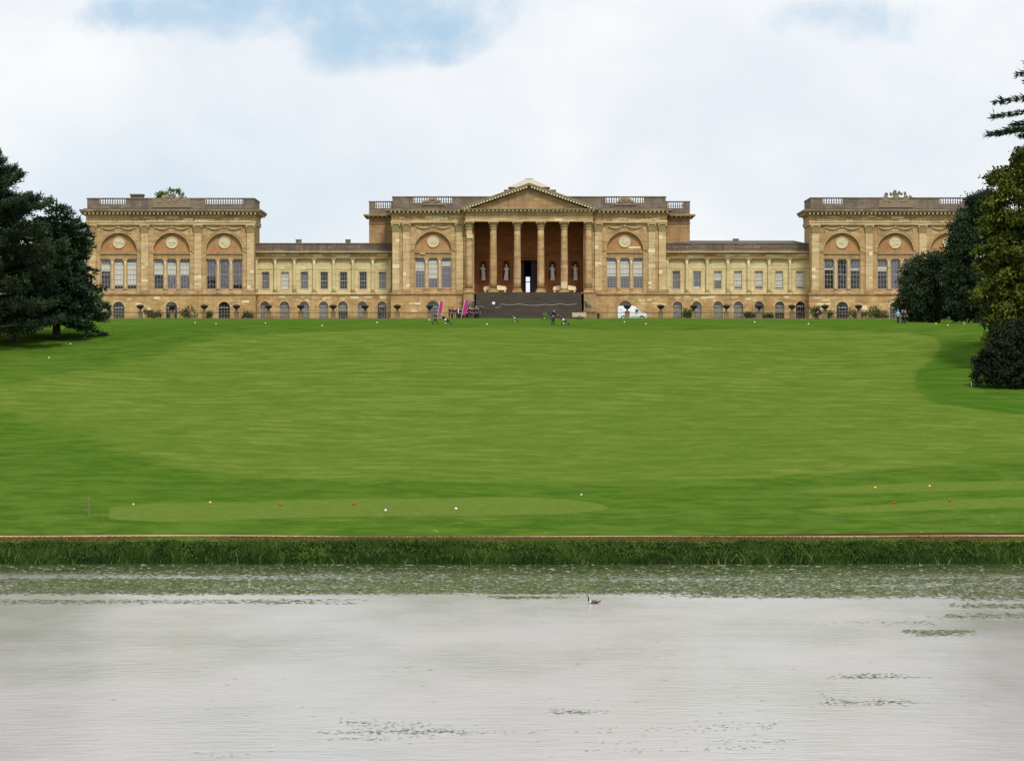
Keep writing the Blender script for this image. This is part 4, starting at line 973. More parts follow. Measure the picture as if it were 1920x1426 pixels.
def bench(px0, px1, lab):
    y = YF+0.9; x0, x1 = X(px0, y), X(px1, y); fl = hz(548.4); e = empty('portico_bench', ((x0+x1)/2, y, fl), lab, 'bench', 'pale benches in the portico')
    w = (x1-x0)/2; m = MB().prism_y([(-w*0.95, 0.45), (w*0.95, 0.45), (w*1.0, 0.62), (w*0.90, 0.80), (w*0.95, 0.95), (w*0.35, 1.12), (0, 1.16), (-w*0.35, 1.12), (-w*0.95, 0.95), (-w*0.9, 0.8), (-w, 0.62)], 0.30, 0.40)
    m.obj('backrest', M['new_stone'], e, local=True); MB().box(-w*0.93, w*0.93, -0.25, 0.30, 0.40, 0.48).obj('seat', M['new_stone'], e, local=True)
    for s_ in (-1, 1):
        MB().prism_y([(s_*w*0.80-0.12, 0), (s_*w*0.80+0.12, 0), (s_*w*0.86+0.12, 0.40), (s_*w*0.86-0.12, 0.40)], -0.2, 0.28).obj('leg', M['new_stone'], e, local=True)
        MB().box(s_*w*0.93-0.06, s_*w*0.93+0.06, -0.24, 0.3, 0.48, 0.70).obj('armrest', M['new_stone'], e, local=True)
bench(906, 950.5, 'pale scroll-ended bench behind the second portico column from the left')
bench(1036, 1081, 'pale scroll-ended bench behind the fifth portico column from the left')
rs(1052.3, 528.5, 11.4, 12, YF-1.50)
# lions beside the steps
def lion(px, rz, lab):
    S = Skel(); a = S.add((0, 0, 0.95), 0.30); b = S.add((0.45, 0, 1.0), 0.32, a); c = S.add((0.85, 0, 1.15), (0.34, 0.36), b); n = S.add((1.05, 0, 1.45), 0.38, c); h = S.add((1.28, 0, 1.62), 0.27, n); S.add((1.52, 0, 1.52), 0.15, h)
    for sy in (1, -1):
        k = S.add((-0.05, 0.2*sy, 0.72), 0.20, a); k2 = S.add((0.12, 0.22*sy, 0.48), 0.12, k); k3 = S.add((-0.12, 0.22*sy, 0.30), 0.08, k2); k4 = S.add((-0.08, 0.22*sy, 0.06), 0.08, k3); S.add((0.1, 0.22*sy, 0.05), 0.08, k4)
        k = S.add((0.85, 0.22*sy, 0.80), 0.17, c); k2 = S.add((0.82, 0.23*sy, 0.45), 0.11, k); k3 = S.add((0.88, 0.23*sy, 0.08), 0.09, k2); S.add((1.03, 0.23*sy, 0.05), 0.08, k3)
    t = S.add((-0.3, 0, 0.85), 0.06, a); t2 = S.add((-0.42, 0.05, 0.5), 0.045, t); S.add((-0.35, 0.1, 0.25), 0.08, t2)
    me = S.mesh(1); y = YF-11; o = link('lion_statue', me, M['carved_grey'], None, (X(px, y), y, Z(583, YF-13)+0.02), rz=rz); o.scale = (0.95, 0.95, 0.95); tag(o, lab, 'statue', 'lions flanking the steps')
lion(880, -PI/2+0.5, 'weathered stone lion on the plinth left of the steps'); lion(1105, -PI/2-0.5, 'weathered stone lion on the plinth right of the steps')

# ------------------------------------------------------------------ terrace: urns, railings, shrubs
YT = 583.0
ux = [202.5, 263, 323.5, 383, 443.5, 503.5, 564, 624.6, 684.5, 745, 805.6]; ur = [1176, 1239, 1301, 1362, 1423.5, 1485, 1547, 1610]
zT = gz(0, YT)
def urn_proto():
    bowl = MB().lathe([(0.10, 1.52), (0.14, 1.56), (0.32, 1.66), (0.50, 1.86), (0.60, 2.04), (0.62, 2.10), (0.56, 2.11), (0.46, 2.00), (0.10, 1.90)], 16); bowl.ball((0, 0, 2.04), (0.48, 0.48, 0.24), 10, 6)
    stem = MB().lathe([(0.30, 1.20), (0.29, 1.26), (0.16, 1.30), (0.09, 1.40), (0.12, 1.52)], 14)
    ped = MB().box(-0.42, 0.42, -0.42, 0.42, -0.2, 0.16); ped.box(-0.34, 0.34, -0.34, 0.34, 0.16, 1.05); ped.box(-0.42, 0.42, -0.42, 0.42, 1.05, 1.20)
    return [mesh(n, m.v, m.f, s) for n, m, s in (('bowl', bowl, True), ('stem', stem, True), ('pedestal', ped, False))]
UP = urn_proto(); ORD = ['first', 'second', 'third', 'fourth', 'fifth', 'sixth', 'seventh', 'eighth', 'ninth', 'tenth', 'eleventh', 'twelfth', 'thirteenth', 'fourteenth', 'fifteenth']
for arr, side in ((ux, 'left of the steps'), (ur, 'right of the steps')):
    for i, p in enumerate(arr):
        o = empty('urn', (X(p, YT), YT, zT), f'dark urn on pedestal, {ORD[i]} from the left {side}', 'urn', 'urns along the terrace edge')
        for me, mm in zip(UP, ('urn_dark', 'urn_dark', 'terrace_stone')): link(me.name.split('.')[0], me, M[mm], o, local=True)
def railing(stops, lab):
    e = empty('terrace_railing', (X(stops[0], YT), YT, zT), lab, 'railing', 'railings along the terrace edge')
    for i in range(len(stops)-1):
        a, b = X(stops[i], YT)+0.36, X(stops[i+1], YT)-0.36
        MB().box(a, b, YT-0.20, YT+0.20, zT-0.2, zT+0.20).obj('kerb_stone', M['terrace_stone'], e)
        m = MB().box(a, b, YT-0.05, YT+0.05, zT+1.02, zT+1.10); m.box(a, b, YT-0.02, YT+0.02, zT+0.30, zT+0.34); m.obj('rail', M['iron_dark'], e)
        m = MB(); n = int((b-a)/0.22)
        for k in range(n+1): c = a+(b-a)*k/n; m.box(c-0.012, c+0.012, YT-0.012, YT+0.012, zT+0.2, zT+1.02)
        m.obj('rail_bars', M['iron_dark'], e)
railing([150]+ux+[868], 'low iron railing on stone kerb along the terrace left of the steps')
railing([1120]+ur+[1672, 1733], 'low iron railing on stone kerb along the terrace right of the steps')
def leaf_cloud(centers, n, sig, size, tints, flat=1.0, aspect=1.6, up=0.0):
    """leaf-sized faces in clumps; returns (V, tint)"""
    C = np.asarray(centers, float); k = rng.integers(0, len(C), n); p = C[k]+rng.normal(0, 1, (n, 3))*np.asarray(sig)
    u = rng.normal(0, 1, (n, 3)); u[:, 2] *= flat; u[:, 2] += up; u /= np.linalg.norm(u, axis=1)[:, None]
    w = rng.normal(0, 1, (n, 3)); w -= (w*u).sum(1)[:, None]*u; w /= np.linalg.norm(w, axis=1)[:, None]
    s = size*rng.uniform(0.6, 1.4, n)[:, None]; a, b = u*s*aspect*0.5, w*s*0.5
    V = np.stack([p-a, p+b-a*0.2, p+a, p-b-a*0.2], 1).reshape(-1, 3); t = np.asarray(tints)[k]*0.7+rng.uniform(0, 0.3, n)
    return V, np.clip(t, 0, 1)
def shrub(px, y, w, h, lab, mat='shrub_leaves', n=700):
    x = X(px, y); z = gz(x, y); e = empty('shrub', (x, y, z), lab, 'shrub', 'shrubs on the terrace')
    cs = np.stack([x+rng.uniform(-w, w, 26), y+rng.uniform(-w*0.6, w*0.6, 26), z+h*rng.uniform(0.25, 0.9, 26)], 1)
    V, t = leaf_cloud(cs, n, (0.22, 0.22, 0.18), 0.15, rng.uniform(0, 1, 26)); link('foliage', fastmesh('foliage', V, 4, t), M[mat], e)
    m = MB()
    for i in range(5): q = cs[i*5]; m.tube([(x+0.05*i, y, z-0.1), ((x+q[0])/2, y, z+h*0.3), tuple(q)], [0.04, 0.03, 0.012], 5)
    m.obj('stems', M['bark'], e)
for a in ((287, 589, 1.2, 1.6, 'low dark shrub between second and third urns on the left terrace'), (352, 588, 1.2, 2.1, 'spiky tall shrub beside the left pavilion middle door'), (390, 588, 0.5, 1.3, 'small shrub beside the fourth urn'),
          (465, 588, 0.8, 1.2, 'low shrub near the right corner of the left pavilion'), (1290, 588, 0.7, 1.7, 'small leggy shrub at the near end of the right link'), (1404, 588, 0.7, 1.2, 'small shrub between arched doors of the right link'),
          (1440, 588, 0.6, 0.9, 'lowest shrub on the right link terrace'), (1529, 588, 0.9, 2.2, 'tall shrub at the corner of the right pavilion'), (1553, 588, 0.5, 1.4, 'narrow shrub by an urn of the right pavilion'), (1602, 588, 1.0, 1.8, 'light green shrub at the right pavilion'),
          (1627, 588, 1.6, 2.0, 'broad dark green shrub at the right pavilion'), (1652, 588, 1.0, 1.5, 'sparse shrub beside the dark yew')): shrub(*a)

# ------------------------------------------------------------------ trees
def trunk_mesh(path, r0, r1, limbs=()):
    m = MB(); n = len(path); m.tube(path, [r0*(1.35 if i == 0 else 1)+(r1-r0)*i/(n-1) for i in range(n)], 10)
    for a, b, r in limbs:
        a, b = Vector(a), Vector(b); c = (a+b)/2+Vector((0, 0, 0.25)); m.tube([a, c, b], [r, r*0.7, r*0.3], 6)
    return m
def conifer(name, px, py, H, R, lab, mat, style, n_br, per, seed, spray=(0.55, 0.10), tr=0.5, lowest=0.08, group=None, lean=0.0, leaders=1, steep=0.62):
    """trunk and branches clothed in needle sprays. style: 'cedar' (drooping plates), 'pine' (tufted ends), 'plate' (level shelves)"""
    global rng
    st = rng; rng = np.random.default_rng(seed)
    b = at(px, py); e = empty(name, tuple(b), lab, 'tree', group); bv = np.array(b)
    V = []; T = []; limbs = []
    heads = [np.array([0.0, 0.0, H])]+[np.array([rng.uniform(-0.42, 0.42)*R, rng.uniform(-0.3, 0.3)*R, H*rng.uniform(0.80, 0.95)]) for _ in range(leaders-1)]
    for i in range(n_br):
        t = lowest+(1-lowest)*(i+rng.uniform(0, 1))/n_br; az = rng.uniform(0, 2*PI); hd = heads[i % len(heads)]
        sw = max(0, (t-0.45)/0.55); h = hd[2]*t; root = bv+np.array([hd[0]*sw+lean*h, hd[1]*sw, h])
        if style == 'pine': prof = (1-t**1.7)*(0.62+0.38*min(1, t/0.3))
        else: prof = (1-t)**steep*(0.70+0.30*min(1, t/0.25))
        if leaders > 1 and t > 0.45: prof *= 0.72
        L = R*prof*rng.choice([0.55, 0.8, 1.0, 1.12])*rng.uniform(0.9, 1.12)+0.5
        dirv = np.array([math.cos(az), math.sin(az), 0.0]); rise = {'cedar': rng.uniform(-0.22, 0.16)+0.25*t, 'plate': rng.uniform(-0.16, 0.13), 'pine': rng.uniform(-0.05, 0.22)+0.30*t}[style]
        tip = root+dirv*L+np.array([0, 0, L*rise]); side = np.array([-dirv[1], dirv[0], 0.0])
        limbs.append((tuple(root), tuple(root+(tip-root)*0.85), 0.035+0.13*tr*(1-t)))
        base_t = rng.uniform(0.05, 0.75)
        if style == 'pine':                                       # needles in tufts toward the branch ends
            nt = int(per/26*(L/R))+4; s = rng.uniform(0.35, 1.0, nt)**0.7; lat = rng.normal(0, 1, nt)*(0.16*L*(1.1-s*0.6)+0.1)
            c = root+np.outer(s, tip-root)+np.outer(lat, side); c[:, 2] += 0.06*L*s**2+rng.normal(0, 0.16, nt); k = 26
            p = np.repeat(c, k, 0)+rng.normal(0, 0.17, (nt*k, 3)); n = len(p); u = rng.normal(0, 1, (n, 3)); u[:, 2] = np.abs(u[:, 2])*0.8+0.1; u += dirv*0.5
            tt = np.repeat(rng.uniform(-0.2, 0.25, nt), k)
        else:
            n = int(per*(L/R)**1.1)+20; s = rng.uniform(0.10, 1, n)**0.8; tw = np.round(s*9)/9+rng.normal(0, 0.015, n)      # side twigs leave the limb at nodes
            amp = (0.24*L*(1.08-tw*0.9)+0.10); q = rng.uniform(-1, 1, n); lat = q*amp
            droop = -0.16*L*tw**2-0.20*np.abs(lat) if style == 'cedar' else -0.05*L*tw**2-0.06*np.abs(lat)
            p = root+np.outer(np.minimum(tw+0.35*np.abs(lat)/L, 1.02), tip-root)+np.outer(lat, side); p[:, 2] += droop+rng.normal(0, 0.16 if style == 'cedar' else 0.12, n)
            u = dirv*0.8+np.outer(np.sign(lat)*0.75, side)+rng.normal(0, 0.30, (n, 3)); u[:, 2] += 0.12 if style == 'cedar' else 0.0
            up = rng.uniform(0, 1, n) < (0.16 if style == 'cedar' else 0.05); u[up, 2] += 1.0; tt = np.where(s > 0.85, 0.14, 0)
        u /= np.linalg.norm(u, axis=1)[:, None]; w = np.cross(u, rng.normal(0, 0.5, (n, 3))+np.array([0, 0, 1])); w /= np.linalg.norm(w, axis=1)[:, None]+1e-9
        sz = rng.uniform(0.6, 1.35, n)[:, None]; a_, b_ = u*sz*spray[0], w*sz*spray[1]
        V.append(np.stack([p, p+a_*0.45+b_, p+a_, p+a_*0.45-b_], 1).reshape(-1, 3)); T.append(np.clip(base_t+rng.uniform(-0.15, 0.22, n)+tt, 0, 1))
    for hd in heads:                                               # leading shoots
        top = bv+np.array([hd[0]+lean*H, hd[1], hd[2]]); limbs.append((tuple(bv+np.array([hd[0]*0.1, 0, hd[2]*0.5])), tuple(top), 0.09))
        for i in range(60):
            f_ = rng.uniform(0, 1); p = top+np.array([0, 0, -1.6+2.0*f_]); a = rng.normal(0, 0.45*(1.15-f_), 3); a[2] = 0.7; a *= spray[0]*1.1; w = rng.normal(0, 1, 3)*spray[1]*0.6
            V.append(np.stack([p, p+a*0.5+w, p+a, p+a*0.5-w])); T.append(np.array([0.6]))
    link('crown', fastmesh('crown', np.concatenate(V), 4, np.concatenate(T)), M[mat], e)
    trunk_mesh([(b.x+lean*H*k, b.y, b.z-0.4+H*k) for k in (0, 0.05, 0.3, 0.6, 0.97)], tr, 0.05, limbs).obj('trunk', M['bark'], e)
    rng = st
def broadleaf(name, base, lobes, n_cl, n_leaf, sig, size, lab, mat, seed, tr=0.4, group=None, shell=0.75, cat='tree', tb=0.0):
    """lobes: (dx, dy, z, rx, ry, rz) relative to the foot of the trunk"""
    global rng
    st = rng; rng = np.random.default_rng(seed); b = np.array(base); e = empty(name, tuple(base), lab, cat, group)
    L = np.array(lobes, float); wt = L[:, 3]*L[:, 5]; k = rng.choice(len(L), n_cl, p=wt/wt.sum()); v = rng.normal(0, 1, (n_cl, 3)); v /= np.linalg.norm(v, axis=1)[:, None]
    r = 1-(1-shell)*rng.uniform(0, 1, n_cl)**0.5*1.0-rng.uniform(0, 1, n_cl)**4*0.4; c = b+L[k, :3]+v*L[k, 3:]*r[:, None]
    c[:, 2] = np.maximum(c[:, 2], b[2]+0.15)
    tint = np.clip(rng.normal(0.42+tb, 0.24, n_cl)+0.15*v[:, 2], 0, 1)  # upward-facing clumps tinted lighter: lit tops put into the leaf colour
    V, t = leaf_cloud(c, n_leaf, sig, size, tint); link('crown', fastmesh('crown', V, 4, t), M[mat], e)
    zt_ = L[:, 2].max(); limbs = [((b[0], b[1], b[2]+zt_*0.25), tuple(b+q[:3]), tr*0.35) for q in L]
    trunk_mesh([(b[0], b[1], b[2]-0.3), (b[0], b[1], b[2]+0.5), (b[0]+0.1, b[1], b[2]+zt_*0.5), (b[0], b[1], b[2]+zt_)], tr, tr*0.25, limbs).obj('trunk', M['bark'], e)
    rng = st
def lump(R, H, n, seed, y=0.8, zc=0.5):
    r_ = random.Random(seed); out = [(0, 0, H*zc, R*0.7, R*0.7*y, H*0.5)]
    for i in range(n):
        a = r_.uniform(0, 2*PI); q = r_.uniform(0.35, 0.75)*R; z = H*r_.uniform(0.2, 0.82); k = r_.uniform(0.28, 0.45)*R*(1.1-0.5*z/H)
        out.append((q*math.cos(a)*(1.15-0.6*z/H), q*math.sin(a)*y*(1.15-0.6*z/H), z, k, k*y, k*0.8))
    return out
# left of the lawn
conifer('cedar_tree', 106, 633, 15.0, 5.5, 'dark feathery conifer with short trunk, in front of the left pavilion', 'cedar_needles', 'cedar', 330, 420, 5, spray=(0.50, 0.085), tr=0.62, lowest=0.15, leaders=5, steep=0.42)
conifer('pine_tree', -30, 652, 22.0, 9.8, 'tallest dark pine at the left picture edge', 'pine_needles', 'pine', 230, 1300, 6, spray=(0.34, 0.055), tr=0.6, lowest=0.05)
b0 = at(30, 640)
broadleaf('yew_tree', tuple(b0), [(-1.5, 0.5, 6.0, 4.4, 3, 4.6), (1.5, 0.5, 5.2, 3.2, 3, 3.4), (-3.5, 0, 2.4, 3.4, 2.5, 2.2), (0.2, 0, 8.8, 2.6, 2.5, 2.6), (-0.5, 0, 2.6, 2.6, 2, 1.5), (2.2, 0, 7.4, 2.0, 2, 2.2)], 480, 36000, (0.40, 0.40, 0.20), 0.19, 'dark evergreen mass below the tall pine at the left edge', 'yew_leaves', 8, 0.5)
# right of the lawn
b1 = at(1745, 603)
broadleaf('yew_bush', (X(1745, 478), 478, gz(X(1745, 478), 478)), [(-1.6, 0, 4.2, 2.7, 2.4, 4.0), (1.4, 0, 4.6, 3.2, 2.6, 4.3), (-2.3, 0, 2.0, 2.2, 2, 2.0), (0.3, 0, 6.6, 2.4, 2, 2.3), (3.4, 0.5, 3.5, 3, 2, 3.5), (-0.4, 0, 2, 3.6, 2.2, 2.1)], 460, 44000, (0.36, 0.36, 0.28), 0.17,
          'rounded dark yew standing against the right pavilion', 'yew_leaves', 9, 0.4, 'evergreens right of the lawn')
broadleaf('holm_oak', (X(1832, 472), 472, gz(X(1832, 472), 472)), [(0, 0, 8, 3.9, 3, 7.4), (-1.8, 0, 10.2, 2.2, 2, 3.0), (0.5, 0, 13.6, 2.3, 2.2, 2.6), (-2.3, 0, 6.0, 2.2, 2, 3.2), (2.5, 0, 11, 2.6, 2, 4), (-0.3, 0, 3, 4, 2.5, 3), (1.6, 0, 14.8, 1.6, 1.6, 1.6), (-2.9, 0, 11.6, 0.8, 0.8, 0.8)], 560, 60000, (0.36, 0.36, 0.28), 0.17,
          'tall dark evergreen rising behind the yellow-green tree', 'yew_leaves', 10, 0.5, 'evergreens right of the lawn', tb=-0.08)
bm = at(1925, 700)
broadleaf('maple_tree', tuple(bm), [(0.6, 0, 21.6, 2.7, 2.4, 2.5), (-2.1, 0, 19.8, 2.0, 1.8, 1.8), (0.2, -0.5, 18.4, 2.4, 2, 1.8), (-3.2, 0, 17.4, 1.4, 1.4, 1.3), (2.8, 0, 18, 3.0, 2.6, 2.6), (-0.4, -0.6, 16.2, 2.4, 2, 1.8), (-3.0, 0, 15.2, 1.7, 1.6, 1.5), (2.2, -0.6, 14.5, 2.8, 2.2, 2.2), (-1.4, -0.8, 13.0, 2.3, 2, 1.6), (-3.9, 0, 11.6, 1.9, 1.8, 1.7), (0.9, -0.8, 11.2, 2.5, 2.0, 1.7),
           (-2.2, -0.6, 9.4, 2.2, 2, 1.6), (3.4, 0, 10.5, 3.0, 2.4, 2.6), (-4.1, 0, 8.4, 1.5, 1.4, 1.3), (0.6, -0.8, 8.0, 2.4, 2.0, 1.6), (-2.6, -0.4, 6.3, 2.2, 1.8, 1.5), (0.4, -0.4, 5.2, 2.6, 2.0, 1.8), (3.2, 0, 6, 3.2, 2.6, 3), (-1.2, 0.4, 3.6, 2.8, 2, 2.2), (0.5, 1.2, 10, 3.6, 2, 9)],
          640, 80000, (0.36, 0.36, 0.26), 0.24, 'yellow-green broadleaf tree at the right picture edge', 'maple_leaves', 12, 0.5, tb=0.05)
bb = at(1890, 727)
broadleaf('laurel_bush', tuple(bb), [(-1.2, 0, 2.4, 2.4, 1.8, 2.3), (0.6, 0, 3.4, 2.8, 2, 3.2), (2.6, 0, 3.2, 2.8, 2, 3.1), (-2.6, 0, 1.5, 1.5, 1.2, 1.4), (0.6, -0.4, 1.4, 3.4, 1.6, 1.4), (4.5, 0, 3, 3, 2, 3), (0.4, 0, 5.4, 2.0, 1.6, 1.8), (2.6, 0, 5.6, 2.4, 1.8, 2)], 500, 38000, (0.24, 0.24, 0.20), 0.17, 'very dark bush at the foot of the yellow-green tree', 'bush_leaves', 13, 0.25, cat='bush')
conifer('cedar_tree', 1996, 700, 34.0, 12.8, 'tall flat-branched cedar reaching in at the upper right edge', 'cedar_needles', 'plate', 70, 1000, 23, spray=(0.62, 0.07), tr=0.8, lowest=0.735, steep=0.42)
broadleaf('yew_bush', tuple(P3(1925, 425)), [(0, 0, 3.5, 4.2, 2.5, 3.6), (-3, 0, 2.4, 2.4, 2, 2.4), (3, 0, 4, 3.5, 2, 4)], 240, 18000, (0.36, 0.36, 0.28), 0.22, 'dark evergreen thicket behind the foot of the yellow-green tree', 'yew_leaves', 19, 0.3, 'evergreens right of the lawn')
# beyond the house
broadleaf('far_tree', (X(318, 660), 660, 23.2), [(0, 0, 20.6, 3.0, 3, 2.9), (-1.8, 0, 20.2, 1.7, 2, 2.2), (1.7, 0, 20.4, 1.8, 2, 2.3), (0, 0, 15, 4, 3, 5)], 160, 9000, (0.32, 0.32, 0.3), 0.26, 'bright green treetop showing above the left pavilion roof', 'far_leaves', 16, 0.4)
broadleaf('far_tree', (X(128, 655), 655, 23.2), [(0, 0, 9.6, 4.2, 4, 6.0), (1.5, 0, 5, 3.5, 3, 4), (-3, 0, 6, 4, 3, 5)], 220, 12000, (0.4, 0.4, 0.36), 0.3, 'pale green tree beyond the left corner of the house', 'far_leaves', 17, 0.4)
broadleaf('far_tree', (X(1905, 640), 640, 23.2), [(0, 0, 7, 7, 4, 6), (6, 0, 9, 6, 4, 8), (-6, 0, 5, 4, 3, 4.5)], 220, 12000, (0.5, 0.5, 0.4), 0.35, 'green tree beyond the right end of the house, behind the evergreens', 'yew_leaves', 18, 0.4)

# ------------------------------------------------------------------ bank growth and floating weed
def bank():
    n = 80000; x = rng.uniform(-62, 62, n); sh = 0.55*np.sin(x*0.11+1.0)+0.35*np.sin(x*0.31+0.4)
    y = 296.6+rng.uniform(0, 1, n)**0.8*4.5-sh-0.7*np.clip(np.sin(x*0.53+1.3*np.sin(x*0.17)), 0, 1)*rng.uniform(0, 1, n)**3; z = ground(x, y)
    pat = np.array([mnoise.noise((a*0.23, b*0.3, 3.1)) for a, b in zip(x, y)]); pat2 = np.array([mnoise.noise((a*0.9, b*0.5, 8.1)) for a, b in zip(x, y)])
    front = np.clip((299.2-(y+sh))/2.2, 0, 1)
    top = np.clip((301.6-(y+sh))/1.4, 0.15, 1)
    h = rng.uniform(0.22, 0.55, n)*np.clip(1+0.9*pat+0.8*pat2, 0.25, 2)*top+front*rng.uniform(0, 0.7, n)*np.clip(0.4+pat2*2.5, 0.05, 1.7); wd = rng.uniform(0.02, 0.055, n)
    a = rng.uniform(0, 2*PI, n); lx, ly = rng.normal(0, 0.42, n)*h, rng.normal(0, 0.35, n)*h; ca, sa = np.cos(a)*wd, np.sin(a)*wd*0.4
    P = np.stack([x, y, z-0.08], 1); A = P+np.stack([-ca, -sa, 0*x], 1); B = P+np.stack([ca, sa, 0*x], 1)
    C = P+np.stack([lx*0.45+ca*0.8, ly*0.45, h*0.62], 1); Dm = P+np.stack([lx*0.45-ca*0.8, ly*0.45, h*0.62], 1); T = P+np.stack([lx, ly, h], 1)
    V = np.stack([A, B, C, T, Dm], 1).reshape(-1, 3); t = np.clip(0.34+0.55*pat+0.45*pat2+rng.normal(0, 0.18, n)+0.22*(1-top)-0.15*front, 0, 1)
    t = np.where(rng.uniform(0, 1, n) < 0.015+0.10*front*np.clip(pat2*3, 0, 1), 0.97, np.minimum(t, 0.85))
    reeds = (V, t)
    nc = 900; cx = rng.uniform(-62, 62, nc); csh = 0.55*np.sin(cx*0.11+1.0)+0.35*np.sin(cx*0.31+0.4); cy = 297.6+rng.uniform(0, 1, nc)**0.8*3.0-csh
    cz = ground(cx, cy)+rng.uniform(0.05, 0.40, nc)*np.clip((301.6-cy-csh)/2.0, 0.05, 1)+np.clip(np.array([mnoise.noise((q*0.16, 2.2, 9.0)) for q in cx])-0.12, 0, 1)*0.7*rng.uniform(0, 1, nc); tn = np.array([mnoise.noise((q*0.35, w_*0.4, 5.0)) for q, w_ in zip(cx, cy)])
    V2, t2 = leaf_cloud(np.stack([cx, cy, cz], 1), 30000, (0.32, 0.3, 0.09), 0.10, np.clip(0.45+0.8*tn+rng.normal(0, 0.15, nc), 0, 0.95), up=0.4, aspect=2.2)
    tag(link('bank_herbs', fastmesh('bank_herbs', V2, 4, np.minimum(t2, 0.84)), M['reed_blades']), 'leafy herbs among the reeds on the lake bank', 'herbs', kind='stuff')
    V, t = reeds
    tag(link('reeds', fastmesh('reeds', V, 5, t), M['reed_blades']), 'dark green reeds and rank grass along the lake bank', 'reeds', kind='stuff')
    n = 60000; x = rng.uniform(-62, 62, n); sh = 0.55*np.sin(x*0.11+1.0)+0.35*np.sin(x*0.31+0.4); y = 300.7+rng.uniform(0, 1, n)*2.5-sh
    keep = np.array([mnoise.noise((a*0.12, 0.5, 6.6)) for a in x])+0.5*np.exp(-((x-2)/16)**2) > rng.uniform(-0.6, 0.25, n); x, y = x[keep], y[keep]; n = len(x); z = ground(x, y)
    h = rng.uniform(0.05, 0.16, n); w = rng.uniform(0.02, 0.05, n); lx = rng.normal(0, 0.06, n); P = np.stack([x, y, z-0.02], 1)
    V = np.stack([P+np.stack([-w, 0*x, 0*x], 1), P+np.stack([w, 0*x, 0*x], 1), P+np.stack([lx, lx, h], 1)], 1).reshape(-1, 3)
    tag(link('dry_grass', fastmesh('dry_grass', V, 3, rng.uniform(0, 1, n)), M['dry_grass']), 'tan dry grass along the top of the bank', 'grass', kind='stuff')
bank()
def weed():
    """floating leaves and pondweed, thick under the far bank, in drifts farther out"""
    P = []
    def drift(px0, px1, py0, py1, n, thr=0.0, sc=0.05, soft=0.25):
        px = rng.uniform(px0, px1, n); py = rng.uniform(py0, py1, n); d = F*CZ/(py-CYP); x = (px-CXP)*d/F
        v = np.array([mnoise.noise((a*sc*0.9, b*sc*2.6, 1.7+py0*0.01)) for a, b in zip(x, d)])
        e = np.minimum(np.minimum((px-px0), (px1-px))/(0.25*(px1-px0)), np.minimum(py-py0, py1-py)/(0.3*(py1-py0)+1e-6)); e = np.where(py < py0+0.3*(py1-py0), 1, e) if py0 < 1060 else e; e = np.clip(e, 0, 1)
        k = (v+soft*rng.normal(0, 1, n) > thr+0.75*(1-e)) & (d < 296.3); P.append(np.stack([x[k], d[k]], 1))
    x0, x1 = -90, 2010
    drift(x0, x1, 1050, 1116, 110000, -0.38, 0.045, 0.3); drift(x0, 420, 1085, 1122, 9000, -0.1)
    drift(x0, 700, 1122, 1134, 5000, 0.0); drift(860, 1250, 1104, 1118, 4000, 0.05); drift(900, 1110, 1116, 1124, 2500, -0.1); drift(1150, 1960, 1098, 1126, 12000, -0.05)
    drift(1500, 1800, 1154, 1172, 3000, 0.1); drift(1690, 1830, 1180, 1196, 900, 0.05); drift(1530, 1760, 1258, 1275, 1100, 0.1); drift(1740, 2000, 1060, 1180, 11000, -0.05, 0.07)
    drift(560, 960, 1335, 1400, 3600, 0.16, 0.16); drift(1000, 1160, 1318, 1345, 900, 0.15, 0.12); drift(960, 1560, 1345, 1424, 2600, 0.22, 0.16); drift(640, 1120, 1362, 1384, 1500, 0.12, .16); drift(1500, 1740, 1300, 1330, 700, .2, .14); drift(300, 560, 1400, 1426, 400, 0.2, .16)
    drift(0, 1920, 1130, 1426, 900, 0.30, 0.15)
    P = np.concatenate(P); n = len(P); far = np.clip((P[:, 1]-150)/140, 0, 1)
    a = rng.uniform(0, 2*PI, n); s = rng.uniform(0.03, 0.075, n)*(1+1.1*far*rng.uniform(0.2, 1.6, n)); tl = np.abs(rng.normal(0, 1, n))*0.012*far; V = []
    c = np.stack([P[:, 0], P[:, 1], 0.010+0*s], 1)
    for q in range(5):
        t = a+2*PI*q/5; V.append(c+np.stack([np.cos(t)*s*1.3, np.sin(t)*s*0.9, np.maximum(0.0, tl*np.sin(t))], 1))
    V = np.stack(V, 1).reshape(-1, 3); edge = np.clip((P[:, 1]-276)/18, 0, 1); t = np.clip(rng.beta(1.8, 1.6, n)-0.40*edge+0.04+0.32*(1-far), 0, 0.88); t = np.where(rng.uniform(0, 1, n) < 0.045*far, 0.98, t)  # leaves near the shore tinted darker, standing in for the bank's reflection
    tag(link('floating_weed', fastmesh('floating_weed', V, 5, t), M['floating_weed']), 'green floating leaves and pondweed scattered on the lake', 'pondweed', kind='stuff')
weed()

